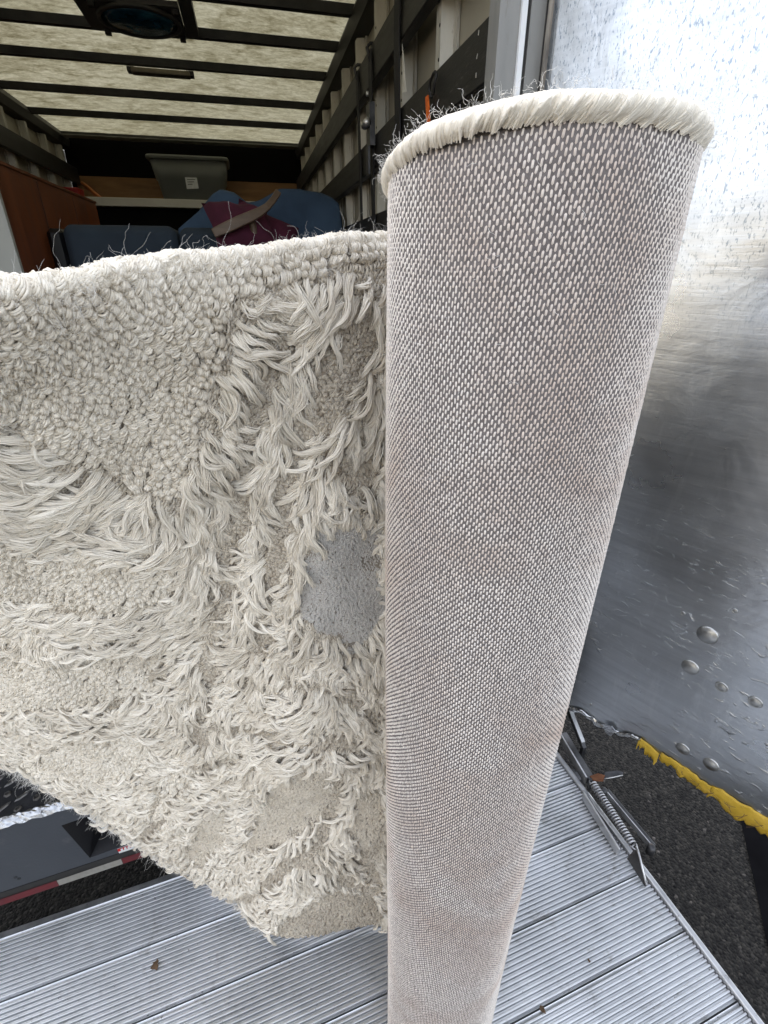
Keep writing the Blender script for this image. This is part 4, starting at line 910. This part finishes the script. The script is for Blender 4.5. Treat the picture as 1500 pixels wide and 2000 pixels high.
# woven stitches on the outer turn
cp = .00212; rp = .00530
als = np.arange(R(-140), R(165), cp/RR); zs0 = ZP + .004
AA, ZZ = [], []
for k, al in enumerate(als):
    z = np.arange(zs0 + (rp/2 if k % 2 else 0), float(ztop(al))-.004, rp); AA.append(np.full(len(z), al)); ZZ.append(z)
al = np.concatenate(AA); z = np.concatenate(ZZ); N = len(al)
drift = .0022*np.sin(al*3+1)*0
al = al + rng.normal(0, .00012/RR, N) + .0008/RR*np.sin(z*31)*.6; z = z + rng.normal(0, .00018, N) + .0015*np.sin(al*4)
t_ = ca_ + al; nx = np.stack([np.cos(t_), np.sin(t_), np.zeros(N)], -1); tx = np.stack([-np.sin(t_), np.cos(t_), np.zeros(N)], -1)
c_ = np.concatenate([alpha_pt(al, RR + rwob(al, z) + .00002), z[:, None]], 1)
wv = (.00084*(1+rng.normal(0, .09, N)))[:, None]; lv = (.00226*(1+rng.normal(0, .08, N)))[:, None]; hv = (.00060*(1+rng.normal(0, .15, N)))[:, None]
tpl = [(1,-.62,0),(0,-1,0),(-1,-.62,0),(-1,.62,0),(0,1,0),(1,.62,0),(0,-.5,1),(0,.5,1)]
sv = (.10 + rng.normal(0, .05, N))[:, None]
Vt = np.stack([c_ + tx*(a*wv + sv*b*lv) + np.array([0,0,1.0])*(b*lv) + nx*(h*hv - .0003*(h == 0)) for a, b, h in tpl], 1).reshape(-1, 3)
base = (np.arange(N)*8)[:, None]
quads = np.concatenate([base+np.array([[5,7,6,0]])[:, ::-1][:, ::-1], base+np.array([[2,6,7,3]])]); tris = np.concatenate([base+np.array([x]) for x in ((0,6,1),(1,6,2),(3,7,4),(4,7,5))])
me = bpy.data.meshes.new('woven_stitches'); me.vertices.add(len(Vt)); me.vertices.foreach_set('co', (Vt-RUGO).astype(np.float32).ravel())
li = np.concatenate([quads.ravel(), tris.ravel()]); me.loops.add(len(li)); me.loops.foreach_set('vertex_index', li.astype(np.int32))
npoly = len(quads)+len(tris); me.polygons.add(npoly); ls = np.concatenate([np.arange(len(quads))*4, len(quads)*4+np.arange(len(tris))*3])
me.polygons.foreach_set('loop_start', ls.astype(np.int32)); me.polygons.foreach_set('use_smooth', np.ones(npoly, bool)); me.materials.append(M['stitch']); me.update(calc_edges=True); me.validate()
o = bpy.data.objects.new('woven_stitch', me); col.objects.link(o); o.parent = rug; o['kind'] = 'stuff'
print('STITCHES', N)
# fat overcast binding round the top of the roll
NB = 11000; al = rng.uniform(R(-170), R(170), NB); zt = ztop(al); jl = rng.normal(0, 1, NB)
lay = rng.uniform(0, 1, NB); sl = .0075 + .002*np.sin(al*40)+rng.normal(0, .0012, NB)
def bp(rad_off, zoff, sh): return np.concatenate([alpha_pt(al + (sh*sl)/RR, RR + rad_off), (zt+zoff)[:, None]], 1)
bul = .0055*(1+.12*np.sin(al*63)*np.sin(al*17+1)) * (.75+.25*lay)
low = -.0035 + .0009*np.sin(al*55+2) + rng.normal(0, .0008, NB)
arc = [bp(.0005, low, -.7), bp(bul*.75, low*.35, -.35), bp(bul, .0025 + 0*al, 0), bp(bul*.6, .0060*(.8+.2*lay), .4), bp(-.003 + 0*al, .0064*(.8+.2*lay), .8), bp(-.010 + 0*al, .0 + 0*al, 1.1)]
hair('roll_binding', np.stack(arc, 1), np.array([.5, .9, 1, 1, .9, .6])*.00075, M['wool'], rug, np.clip(rng.normal(.80, .09, NB) + .06*np.sin(al*63), 0, 1))
NF = 1700; al = rng.uniform(R(-170), R(170), NF); zt = ztop(al)
p = np.concatenate([alpha_pt(al, RR + rng.uniform(-.004, .008, NF)), (zt + rng.uniform(-.002, .010, NF))[:, None]], 1); t_ = ca_+al
nn_ = np.stack([np.cos(t_)*.7, np.sin(t_)*.7, np.full(NF, .6)], -1)
fuzz(p, nn_, None, .0055, .00008, 'binding_fibre', .8)
NF = 900; al = rng.uniform(R(-140), R(140), NF); z = rng.uniform(.5, 1.68, NF)
p = np.concatenate([alpha_pt(al, np.full(NF, RR+.0006)), z[:, None]], 1); t_ = ca_+al
fuzz(p, np.stack([np.cos(t_), np.sin(t_), 0*t_], -1), None, .006, .00009, 'back_fibre', .5)
